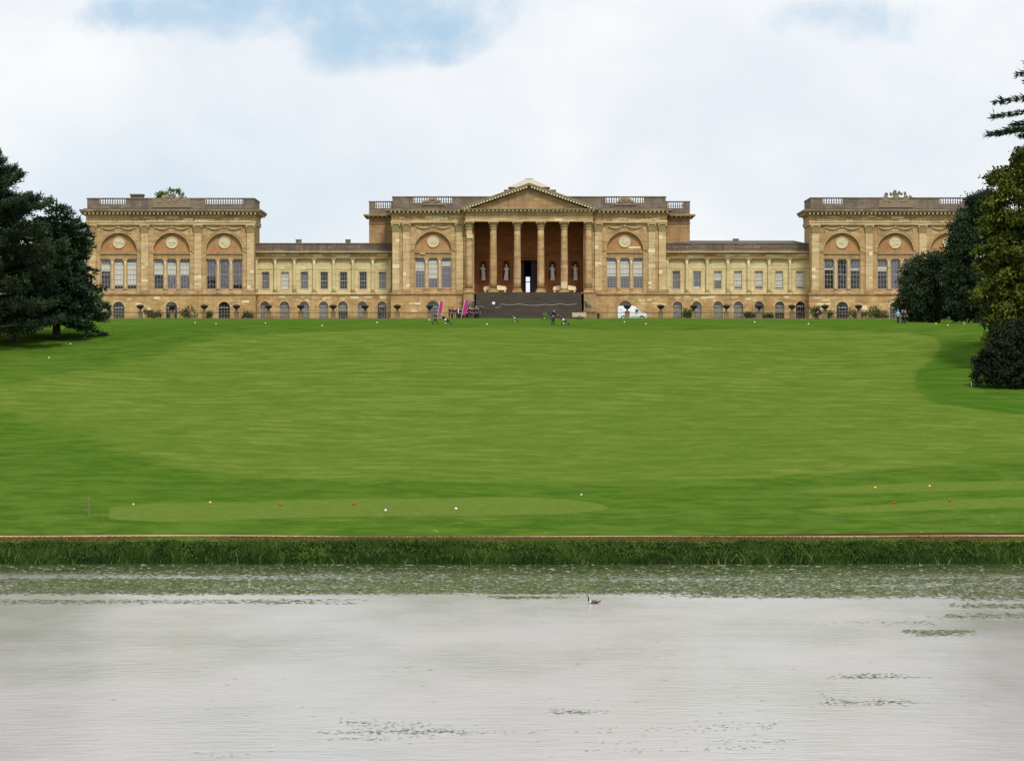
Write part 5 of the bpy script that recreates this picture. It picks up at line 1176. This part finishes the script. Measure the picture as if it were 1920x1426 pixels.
# ------------------------------------------------------------------ goose
def goose(px, py):
    d = F*CZ/(py-CYP); o_loc = (X(px, d), d, 0)
    # ring centres (x, z), radii (y, z), material slot: 0 brown, 1 black, 2 pale ; facing -x
    R = [((0.47, 0.20), (0.010, 0.012), 1), ((0.42, 0.175), (0.055, 0.03), 1), ((0.33, 0.14), (0.10, 0.07), 1), ((0.24, 0.12), (0.14, 0.105), 2), ((0.10, 0.10), (0.175, 0.14), 0), ((-0.06, 0.09), (0.185, 0.15), 0), ((-0.20, 0.09), (0.165, 0.14), 0),
         ((-0.30, 0.115), (0.12, 0.115), 2), ((-0.35, 0.16), (0.075, 0.075), 2), ((-0.365, 0.22), (0.045, 0.05), 1), ((-0.375, 0.32), (0.036, 0.04), 1), ((-0.385, 0.42), (0.034, 0.038), 1), ((-0.395, 0.50), (0.040, 0.045), 1), ((-0.425, 0.535), (0.045, 0.045), 2),
         ((-0.465, 0.535), (0.036, 0.034), 1), ((-0.50, 0.522), (0.020, 0.016), 1), ((-0.535, 0.517), (0.008, 0.006), 1)]
    n = 14; v = []; f = []; mi = []
    C = [Vector((x, 0, z)) for (x, z), _, _ in R]
    for i, ((x, z), (ry, rz), _) in enumerate(R):
        t = (C[min(i+1, len(R)-1)]-C[max(0, i-1)]).normalized(); nn = Vector((-t.z, 0, t.x))
        if nn.z < 0 or (abs(nn.z) < 0.3 and nn.x < 0): nn = nn
        for q in range(n):
            a = 2*PI*q/n; p = C[i]+Vector((0, 1, 0))*ry*math.cos(a)+nn*rz*math.sin(a); v.append(p)
    for i in range(len(R)-1):
        for q in range(n): f.append((i*n+q, i*n+(q+1) % n, (i+1)*n+(q+1) % n, (i+1)*n+q)); mi.append(R[i+1][2])
    f += [tuple(range(n)), tuple(reversed(range((len(R)-1)*n, len(R)*n)))]; mi += [1, 1]
    me = mesh('goose', v, f, True)
    for m_ in ('goose_brown', 'goose_black', 'goose_pale'): me.materials.append(M[m_])
    me.polygons.foreach_set('material_index', mi)
    bm = bmesh.new(); bm.from_mesh(me); bmesh.ops.recalc_face_normals(bm, faces=bm.faces); bm.to_mesh(me); bm.free()
    o = link('goose', me, None, None, o_loc); o.scale = (0.95, 0.95, 0.95); tag(o, 'brown goose with black neck swimming on the lake', 'goose')
    for s_ in (1, -1):
        w = MB().ball((0.08, s_*0.15, 0.14), (0.26, 0.05, 0.085), 10, 7); link('wing', mesh('wing', w.v, w.f, True), M['goose_brown'], o, local=True)
goose(1114, 1131)

# ------------------------------------------------------------------ lawn furniture: markers, posts, ropes
def marker(px, py, col, r, lab, group):
    p = at(px, py); m = MB().ball((0, 0, r*0.92), r, 12, 8); o = m.obj('tee_marker', M[col], None, True, tuple(p)); tag(o, lab, 'tee marker', group)
    q = MB().tube([(0, 0, -0.15), (0, 0, r*0.3)], 0.02, 6); link('spike', mesh('spike', q.v, q.f), M['iron_dark'], o, local=True)
for px, py, c, lab in ((250, 948, 'yellow_paint', 'yellow tee marker nearest the wooden post'), (394, 945, 'yellow_paint', 'yellow tee marker on the long near tee, second from the wooden post'), (526, 949, 'red_paint', 'red tee marker on the long near tee, nearer the wooden post'),
        (663, 946, 'red_paint', 'red tee marker on the long near tee, nearer the white markers'), (723, 959, 'white_paint', 'white tee marker on the near tee, next to the red marker'), (855, 956, 'white_paint', 'white tee marker on the near tee, farther from the red markers'),
        (1641, 917, 'yellow_paint', 'yellow tee marker on the right-hand tee, the left of two'), (1743, 914, 'yellow_paint', 'yellow tee marker on the right-hand tee, the right of two'), (1676, 945, 'red_paint', 'red tee marker on the right-hand tee, the left of two'), (1781, 940, 'red_paint', 'red tee marker on the right-hand tee, the right of two')):
    marker(px, py, c, 0.11, lab, 'tee markers')
dots = [(366, 606), (405, 608), (498, 607), (604, 612), (707, 606), (805, 601), (913, 609), (1171, 605), (1211, 608.5), (1415, 605), (1516, 608.5), (1755, 608), (1777, 611), (1808, 608)]
for i, (px, py) in enumerate(dots): marker(px, py, 'white_paint', 0.09 if 550 < px < 1550 else 0.075, f'small white ball marker near the house, {ORD[i]} from the left', 'white markers across the far lawn')
for px, py, lab in ((132, 646, 'small white ball marker on the grass right of the left conifer trunk'), (92, 672, 'small white ball marker on the grass below the left conifer'), (1090, 929, 'single tiny white ball on the grass beyond the end of the long tee')):
    marker(px, py, 'white_paint', 0.08, lab, 'stray white balls')
p = at(166, 967); m = MB()
m.tube([(0, 0, -0.2), (0.01, 0, 0.6), (-0.02, 0, 1.38), (-0.02, 0, 1.42)], [0.12, 0.115, 0.10, 0.06], 9); tag(m.obj('wooden_post', M['wood_post'], None, False, tuple(p)), 'weathered wooden post on the lower lawn at left', 'post')
p = at(1821, 724); m = MB(); m.tube([(0.06, 0, -0.1), (0, 0, 0.6), (-0.02, 0, 0.62)], [0.045, 0.045, 0.02], 8); tag(m.obj('white_post', M['white_paint'], None, False, tuple(p)), 'short white post beside the very dark bush', 'post')
def rope_fence():
    pk = [(-90, 983), (193, 983), (480, 985), (767, 978), (1066, 978), (1292, 978), (1485, 979), (1748, 981), (2010, 984)]
    base = [at(*q) for q in pk]; e = empty('rope_fence', tuple(base[0]), 'thin sagging rope on slender stakes along the lower lawn', 'rope fence'); H = 0.80
    for q in base:
        MB().tube([(q.x, q.y, q.z-0.15), (q.x, q.y, q.z+H+0.05)], 0.022, 6).obj('stake', M['wood_post'], e)
    for a, b in zip(base, base[1:]):
        pts = []; L = (b-a).length
        for i in range(25):
            t = i/24; c = a.lerp(b, t); pts.append((c.x, c.y, c.z+H-0.05*L*4*t*(1-t)*0.95))
        MB().tube(pts, 0.013, 5).obj('rope', M['rope_pale'], e)
rope_fence()

# ------------------------------------------------------------------ people, trolleys, flags, vehicles
GRP = 'people gathered at the foot of the steps'
crowd = [(842.5, 1.75, 'cloth_black', 'cloth_black', 'hair_dark', STAND2, 0.4), (847.5, 1.68, 'cloth_plum', 'cloth_black', 'hair_dark', STAND, 2.2), (852, 1.6, 'cloth_black', 'cloth_grey', 'hair_grey', STAND3, -1.2), (856.5, 1.7, 'cloth_black', 'cloth_black', 'hair_dark', STAND, 3.0),
         (860, 1.62, 'cloth_white', 'cloth_black', 'hair_grey', STAND2, -0.6), (863, 1.58, 'cloth_plum', 'cloth_black', 'hair_dark', STAND, 1.2), (866.5, 1.66, 'cloth_navy', 'cloth_black', 'hair_dark', STAND3, 2.6), (870, 1.66, 'cloth_black', 'cloth_black', 'hair_dark', STAND2, 0.2), (873.5, 1.7, 'cloth_plum', 'cloth_black', 'hair_grey', STAND, 1.9),
         (877, 1.72, 'cloth_black', 'cloth_black', 'hair_dark', STAND2, -2.0), (881, 1.72, 'cloth_navy', 'cloth_black', 'hair_grey', STAND3, 3.0), (884.5, 1.68, 'cloth_black', 'cloth_plum', 'hair_dark', STAND, -1.4), (889, 1.7, 'cloth_black', 'cloth_black', 'hair_dark', STAND2, 0.8), (893, 1.74, 'cloth_navy', 'cloth_black', 'hair_grey', STAND, 2.4), (896, 1.7, 'cloth_black', 'cloth_black', 'hair_dark', STAND3, -0.5)]
CN = {'cloth_black': 'black', 'cloth_plum': 'dark plum', 'cloth_white': 'white', 'cloth_grey': 'grey', 'cloth_navy': 'navy'}
for i, (px, h, top, legs, hair, pose, rz) in enumerate(crowd):
    d = 577+(i*37 % 5)-2; person(P3(px, d), rz, h*1.04, pose, top, legs, hair, f'person in {CN[top]} top, {ORD[i]} from left in the group by the steps', GRP)
def golf_trolley(px, d, rz, bag, lab, s=1.0):
    b = P3(px, d); e = empty('golf_trolley', tuple(b), lab, 'golf trolley', 'golf trolleys on the lawn', rz); e.scale = (s, s, s)
    for sy in (-0.34, 0.34):
        w = MB(); v = []; n = 14
        w.add(*cyl_y(0, 0.16, 0.16, sy-0.03, sy+0.03, 14)); wo = w.obj('wheel', M['black_rubber'], e, local=True)
        MB().add(*cyl_y(0, 0.16, 0.08, sy-0.035, sy+0.035, 10)).obj('hub', M['white_paint'], wo, local=True)
    w = MB(); w.add(*cyl_y(0.62, 0.12, 0.12, -0.03, 0.03, 12)); w.obj('front_wheel', M['black_rubber'], e, local=True)
    MB().tube([(0, -0.34, 0.16), (0, 0.34, 0.16)], 0.02, 6).obj('axle', M['iron_dark'], e, local=True)
    MB().tube([(0.62, 0, 0.14), (0.30, 0, 0.34), (-0.35, 0, 0.80), (-0.62, 0, 1.02), (-0.72, 0, 1.02)], 0.025, 6).obj('frame', M['iron_dark'], e, local=True)
    g = MB().tube([(0.42, 0, 0.36), (0.30, 0, 0.46), (-0.30, 0, 0.90), (-0.36, 0, 0.94)], [0.12, 0.15, 0.16, 0.13], 10); g.tube([(0.22, -0.10, 0.62), (-0.1, -0.10, 0.86)], [0.07, 0.07], 6); bo = g.obj('golf_bag', M[bag], e, local=True)
    for k in range(5): MB().tube([(-0.30, 0.04*(k-2), 0.9), (-0.50-0.02*k, 0.05*(k-2), 1.05+0.015*k)], [0.012, 0.012], 5).add(*cyl_y(-0.50-0.02*k, 1.05+0.015*k, 0.04, 0.05*(k-2)-0.03, 0.05*(k-2)+0.03, 6)).obj('golf_club', M['iron_dark'], bo, local=True)
    MB().box(-0.08, 0.14, -0.20, -0.16, 0.52, 0.72).obj('towel', M['cloth_white'], bo, local=True)
q = at(816, 608.3); person(P3(816, q.y), 0.0, 1.5, WALK, 'cloth_plum', 'cloth_black', 'hair_dark', 'person in dark clothes striding beside a golf trolley below the pink flags')
golf_trolley(835, q.y, 0.0, 'cloth_black', 'black golf trolley on the lawn below the pink flags', 1.0)
q2 = at(1037, 609); person(P3(1037, q2.y), 0.15, 1.86, PUSH, 'cloth_navy', 'cloth_navy', 'hair_dark', 'person in navy clothes pushing a golf trolley before the steps')
golf_trolley(1055.5, q2.y, 0.1, 'bag_plum', 'golf trolley with plum bag pushed by the person in navy', 1.05)
golf_trolley(964, at(964, 603.5).y, 0.2, 'mower_green', 'small dark golf trolley standing alone in front of the steps', 0.8)
person(P3(1532, 545), PI*0.1, 1.78, BEND, 'cloth_black', 'cloth_black', 'hair_dark', 'person in black bending down in front of the right pavilion')
q3 = at(1684, 607.8); person(P3(1684, q3.y+3), PI/2, 1.62, STAND, 'cloth_blue', 'cloth_black', 'hair_grey', 'person in light blue top standing by the dark yew', None, cap='hair_grey')
person(P3(1692.2, q3.y+3.4), -2.6, 1.55, STAND2, 'cloth_black', 'cloth_black', 'hair_grey', 'grey-haired person in black standing next to the one in light blue')
person(P3(1697, q3.y+3), -0.6, 1.55, STAND3, 'cloth_black', 'cloth_navy', 'hair_grey', 'person in black farthest from the light blue top, by the yew')
def feather_flag(px, top, lean, lab, h, w):
    d = 574; b = P3(px, d); e = empty('feather_flag', tuple(b), lab, 'flag', 'pink feather flags by the steps')
    MB().tube([(0, 0, 0), (lean*h*0.5, 0, h*0.5), (lean*h*0.95, 0, h*0.97), (lean*h+0.15, 0, h)], 0.025, 6).obj('pole', M['white_paint'], e, local=True)
    v = []; f = []; n = 12
    for i in range(n+1):
        t = i/n; z = h*(0.22+0.76*t); x = lean*z; ww = w*(1-0.35*max(0, (t-0.75)/0.25)**2)*(0.75+0.25*min(1, t*4)); rip = 0.05*math.sin(t*7)
        v += [(x+0.02, -0.012+rip*0.3, z), (x+0.02+ww*0.5, -0.012+rip, z), (x+0.02+ww, -0.012, z-0.04), (x+0.02, 0.012+rip*0.3, z), (x+0.02+ww*0.5, 0.012+rip, z), (x+0.02+ww, 0.012, z-0.04)]
    for i in range(n):
        a = i*6; b_ = a+6; f += [(a, a+1, b_+1, b_), (a+1, a+2, b_+2, b_+1), (a+3, b_+3, b_+4, a+4), (a+4, b_+4, b_+5, a+5), (a+2, a+5, b_+5, b_+2), (a, b_, b_+3, a+3)]
    f += [(0, 3, 4, 1), (1, 4, 5, 2), (n*6, n*6+1, n*6+4, n*6+3), (n*6+1, n*6+2, n*6+5, n*6+4)]
    link('banner', mesh('banner', v, f), M['pink_fabric'], e, local=True)
feather_flag(819.5, 566, 0.16, 'pink feather flag in front of the arched door left of the steps', 2.75, 0.48); feather_flag(864, 563, 0.22, 'pink feather flag amid the group next to the steps', 2.95, 0.60)

def van():
    d = 590.0; b = P3(1158, d); b.z = gz(b.x, d); e = empty('delivery_van', tuple(b), 'white high-roofed panel van parked behind the terrace railing', 'van')
    s = d/F; L = 55*s; H = 2.18; zz = 0.28
    out = [(0, zz+0.1), (0.05, H-0.25), (0.12, H-0.05), (0.3, H), (L*0.50, H+0.02), (L*0.56, H-0.05), (L*0.63, H-0.22), (L*0.80, 1.22), (L*0.95, 1.02), (L*0.99, 0.85), (L, 0.55), (L*0.99, zz+0.02), (L*0.92, zz)]
    def wheelarch(c): return [(c+0.38*math.cos(t), 0.34+0.38*math.sin(t)) for t in [PI*i/8 for i in range(0, 9)]]
    low = [(L*0.94, zz)]+wheelarch(L*0.82)+wheelarch(L*0.19)+[(0.05, zz)]
    poly = out[:-1]+[p for p in low]
    m = MB(); w = 0.98; polys = [[Vector((x, z, 0)) for x, z in poly]]; tris = tessellate_polygon(polys); n = len(poly)
    v = [(x, -w+0.10*max(0, (z-1.2)), z) for x, z in poly]+[(x, w-0.10*max(0, (z-1.2)), z) for x, z in poly]
    f = [tuple(t) for t in tris]+[tuple(reversed([i+n for i in t])) for t in tris]+[(i, (i+1) % n, (i+1) % n+n, i+n) for i in range(n)]
    m.add(v, f); bo = m.obj('body', M['van_paint'], e, local=True)
    bm = bmesh.new(); bm.from_mesh(bo.data); bmesh.ops.recalc_face_normals(bm, faces=bm.faces); bm.to_mesh(bo.data); bm.free()
    for c in (L*0.19, L*0.82):
        for sy in (-1, 1):
            wh = MB().add(*cyl_y(c, 0.34, 0.33, sy*0.84-0.1, sy*0.84+0.1, 18)).obj('wheel', M['black_rubber'], e, local=True)
            MB().add(*cyl_y(c, 0.34, 0.20, sy*0.84-0.115, sy*0.84+0.115, 14)).obj('rim', M['white_paint'], wh, local=True)
    y = -w+0.055
    MB().prism_y([(L*0.60, 1.18), (L*0.775, 1.16), (L*0.665, 1.66), (L*0.60, 1.72)], y-0.045, y+0.04).obj('side_window', M['dark_glass'], e, local=True)
    ws = MB(); ws.add([(L*0.648, -w+0.18, H-0.27), (L*0.648, w-0.18, H-0.27), (L*0.80+0.02, w-0.10, 1.25), (L*0.80+0.02, -w+0.10, 1.25), (L*0.655, -w+0.18, H-0.24), (L*0.655, w-0.18, H-0.24), (L*0.81+0.02, w-0.10, 1.27), (L*0.81+0.02, -w+0.10, 1.27)],
           [(0, 3, 2, 1), (4, 5, 6, 7), (0, 1, 5, 4), (1, 2, 6, 5), (2, 3, 7, 6), (3, 0, 4, 7)]); ws.obj('windscreen', M['dark_glass'], e, local=True)
    MB().box(L*0.42, L*0.985, -w-0.012, -w+0.01, 0.50, 0.56).obj('side_strip', M['iron_dark'], e, local=True)
    MB().box(L*0.93, L*1.01, -w+0.02, w-0.02, 0.30, 0.52).obj('bumper', M['shutter_grey'], e, local=True)
    for sy in (-1, 1): MB().ball((L*0.965, sy*0.78, 0.84), (0.10, 0.16, 0.13), 8, 6).obj('headlight', M['white_paint'], e, local=True)
    MB().box(-0.03, 0.02, -w+0.05, w-0.05, 0.32, 0.46).obj('rear_bumper', M['black_rubber'], e, local=True)
    for x0 in (L*0.40, L*0.59): MB().box(x0, x0+0.015, -w-0.004, -w+0.02, 0.45, 1.15).obj('door_seam', M['shutter_grey'], e, local=True)
    for z0, x0, x1 in ((1.55, 0.35, 0.62), (1.22, 0.5, 1.6), (1.0, 0.5, 1.3)): MB().box(x0, x1, -w+0.02, -w+0.06, z0, z0+0.07).obj('lettering_strip', M['red_paint' if z0 > 1.5 else 'cloth_blue'], e, local=True)
    MB().box(L*0.63, L*0.63+0.14, -w-0.2, -w, 1.16, 1.36).obj('mirror', M['iron_dark'], e, local=True)
van()
def trailer():
    d = 500; b = P3(1073, d); e = empty('trailer', tuple(b), 'cream boarded trailer standing in front of the steps', 'trailer'); s = d/F; L = 26*s
    MB().box(0, L, -0.7, 0.7, 0.30, 0.38).obj('bed', M['trailer_wood'], e, local=True)
    for k in range(3):
        for y in (-0.72, 0.66): MB().box(0, L, y, y+0.06, 0.33+0.19*k, 0.33+0.19*k+0.175).obj('side_board', M['trailer_wood'], e, local=True)
    for x in (0, L-0.05): MB().box(x, x+0.05, -0.66, 0.66, 0.38, 0.90).obj('end_board', M['trailer_wood'], e, local=True)
    for y in (-0.80, 0.74):
        w = MB().add(*cyl_y(L*0.52, 0.24, 0.24, y-0.06, y+0.10, 16)).obj('wheel', M['black_rubber'], e, local=True); MB().add(*cyl_y(L*0.52, 0.24, 0.12, y-0.075, y+0.115, 10)).obj('hub', M['cloth_grey'], w, local=True)
    MB().tube([(0, 0, 0.33), (-0.7, 0, 0.36), (-0.9, 0, 0.40)], 0.04, 6).obj('drawbar', M['iron_dark'], e, local=True)
trailer()
def mower():
    d = 505; b = P3(1017.5, d); e = empty('mower', tuple(b), 'small green ride-on mower behind the person in navy', 'mower')
    m = MB().box(0.05, 0.60, -0.35, 0.35, 0.42, 0.85); m.prism_y([(0.02, 0.85), (0.62, 0.85), (0.55, 1.0), (0.12, 1.0)], -0.34, 0.34); m.obj('bonnet', M['mower_green'], e, local=True)
    MB().box(0.55, 1.5, -0.4, 0.4, 0.34, 0.46).obj('chassis', M['mower_green'], e, local=True); MB().box(0.3, 1.2, -0.55, 0.55, 0.12, 0.26).obj('cutting_deck', M['mower_green'], e, local=True)
    MB().box(1.0, 1.42, -0.25, 0.25, 0.60, 0.70).obj('seat', M['black_rubber'], e, local=True); MB().box(1.38, 1.48, -0.25, 0.25, 0.66, 1.05).obj('seat_back', M['black_rubber'], e, local=True)
    MB().tube([(0.62, 0, 0.85), (0.78, 0, 1.08)], 0.02, 6).lathe([(0.16, 1.07), (0.18, 1.09), (0.16, 1.11)], 12, (0.78, 0, 0)).obj('steering_wheel', M['iron_dark'], e, local=True)
    for x, r in ((0.22, 0.20), (1.3, 0.30)):
        for sy in (-0.5, 0.5): 
            w = MB().add(*cyl_y(x, r, r, sy-0.1, sy+0.1, 14)).obj('wheel', M['black_rubber'], e, local=True); MB().add(*cyl_y(x, r, r*0.5, sy-0.11, sy+0.11, 10)).obj('hub', M['yellow_paint'], w, local=True)
mower()
# things on the steps
def on_steps(py):
    """a point on the front of the flight where it shows at photo row py"""
    fl = hz(548.4); zb = G0-0.05; y0, y1 = YF-13.5, YF-2.6
    for i in range(400):
        t = i/400; y = y0+(y1-y0)*t; z = zb+(fl-zb)*(math.floor(t*30)+1)/30
        if Z(py, y) <= z: return y, z
    return y1, fl
y, z = on_steps(574); m = []
e = empty('rope_barrier', (X(940, y), y, z), 'pale sagging rope strung across the dark steps', 'rope barrier')
sx = [939, 974, 1021, 1050, 1081]; hts = [(939, 569.5), (974, 569.5), (1021, 570.5), (1050, 569.3), (1081, 569.5)]
for px, py in hts: MB().tube([(X(px, y), y-0.05, z), (X(px, y), y-0.05, Z(py, y)+0.03)], 0.014, 5).obj('stake', M['iron_dark'], e)
for (a, pa), (b, pb) in zip(hts, hts[1:]):
    MB().tube([(X(a+(b-a)*i/12, y), y-0.05, Z(pa+(pb-pa)*i/12+((b-a)/46*2.6)*4*(i/12)*(1-i/12), y)) for i in range(13)], 0.045, 6).obj('rope', M['rope_white'], e)
y, z = on_steps(573); tag(MB().box(-0.22, 0.22, -0.02, 0.02, 0.12, 0.48).box(-0.03, 0.03, -0.018, 0.018, 0, 0.13).obj('notice_board', M['white_paint'], None, False, (X(925.5, y), y-0.08, z)), 'small white notice standing on the dark steps', 'notice')
y, z = on_steps(580); tag(MB().box(-0.75, 0.6, -0.12, 0.12, 0.30, 0.40).box(-0.65, -0.57, -0.1, 0.1, 0, 0.30).box(0.42, 0.50, -0.1, 0.1, 0, 0.30).obj('low_bench', M['board_blue'], None, False, (X(900, y), y-0.15, z)), 'blue-grey low bench on the steps beside the group', 'bench')
y, z = on_steps(580); tag(MB().tube([(0, 0, 0.02), (0, 0, 0.14), (0.5, 0, 0.14), (0.62, 0, 0.35), (0.66, 0, 0.62)], 0.04, 6).obj('bent_rail', M['rope_white'], None, False, (X(929.5, y), y-0.10, z)), 'pale bent rail on the dark steps below the notice', 'rail')
b = P3(1121.5, 584); m = MB().box(-0.22, 0.22, -0.22, 0.22, 0, 0.75); m.box(-0.26, 0.26, -0.26, 0.26, 0.75, 0.86); m.ball((0, 0, 0.95), (0.2, 0.2, 0.16), 8, 6); tag(m.obj('litter_bin', M['urn_dark'], None, False, tuple(b)), 'small dark bin at the corner right of the steps', 'bin')
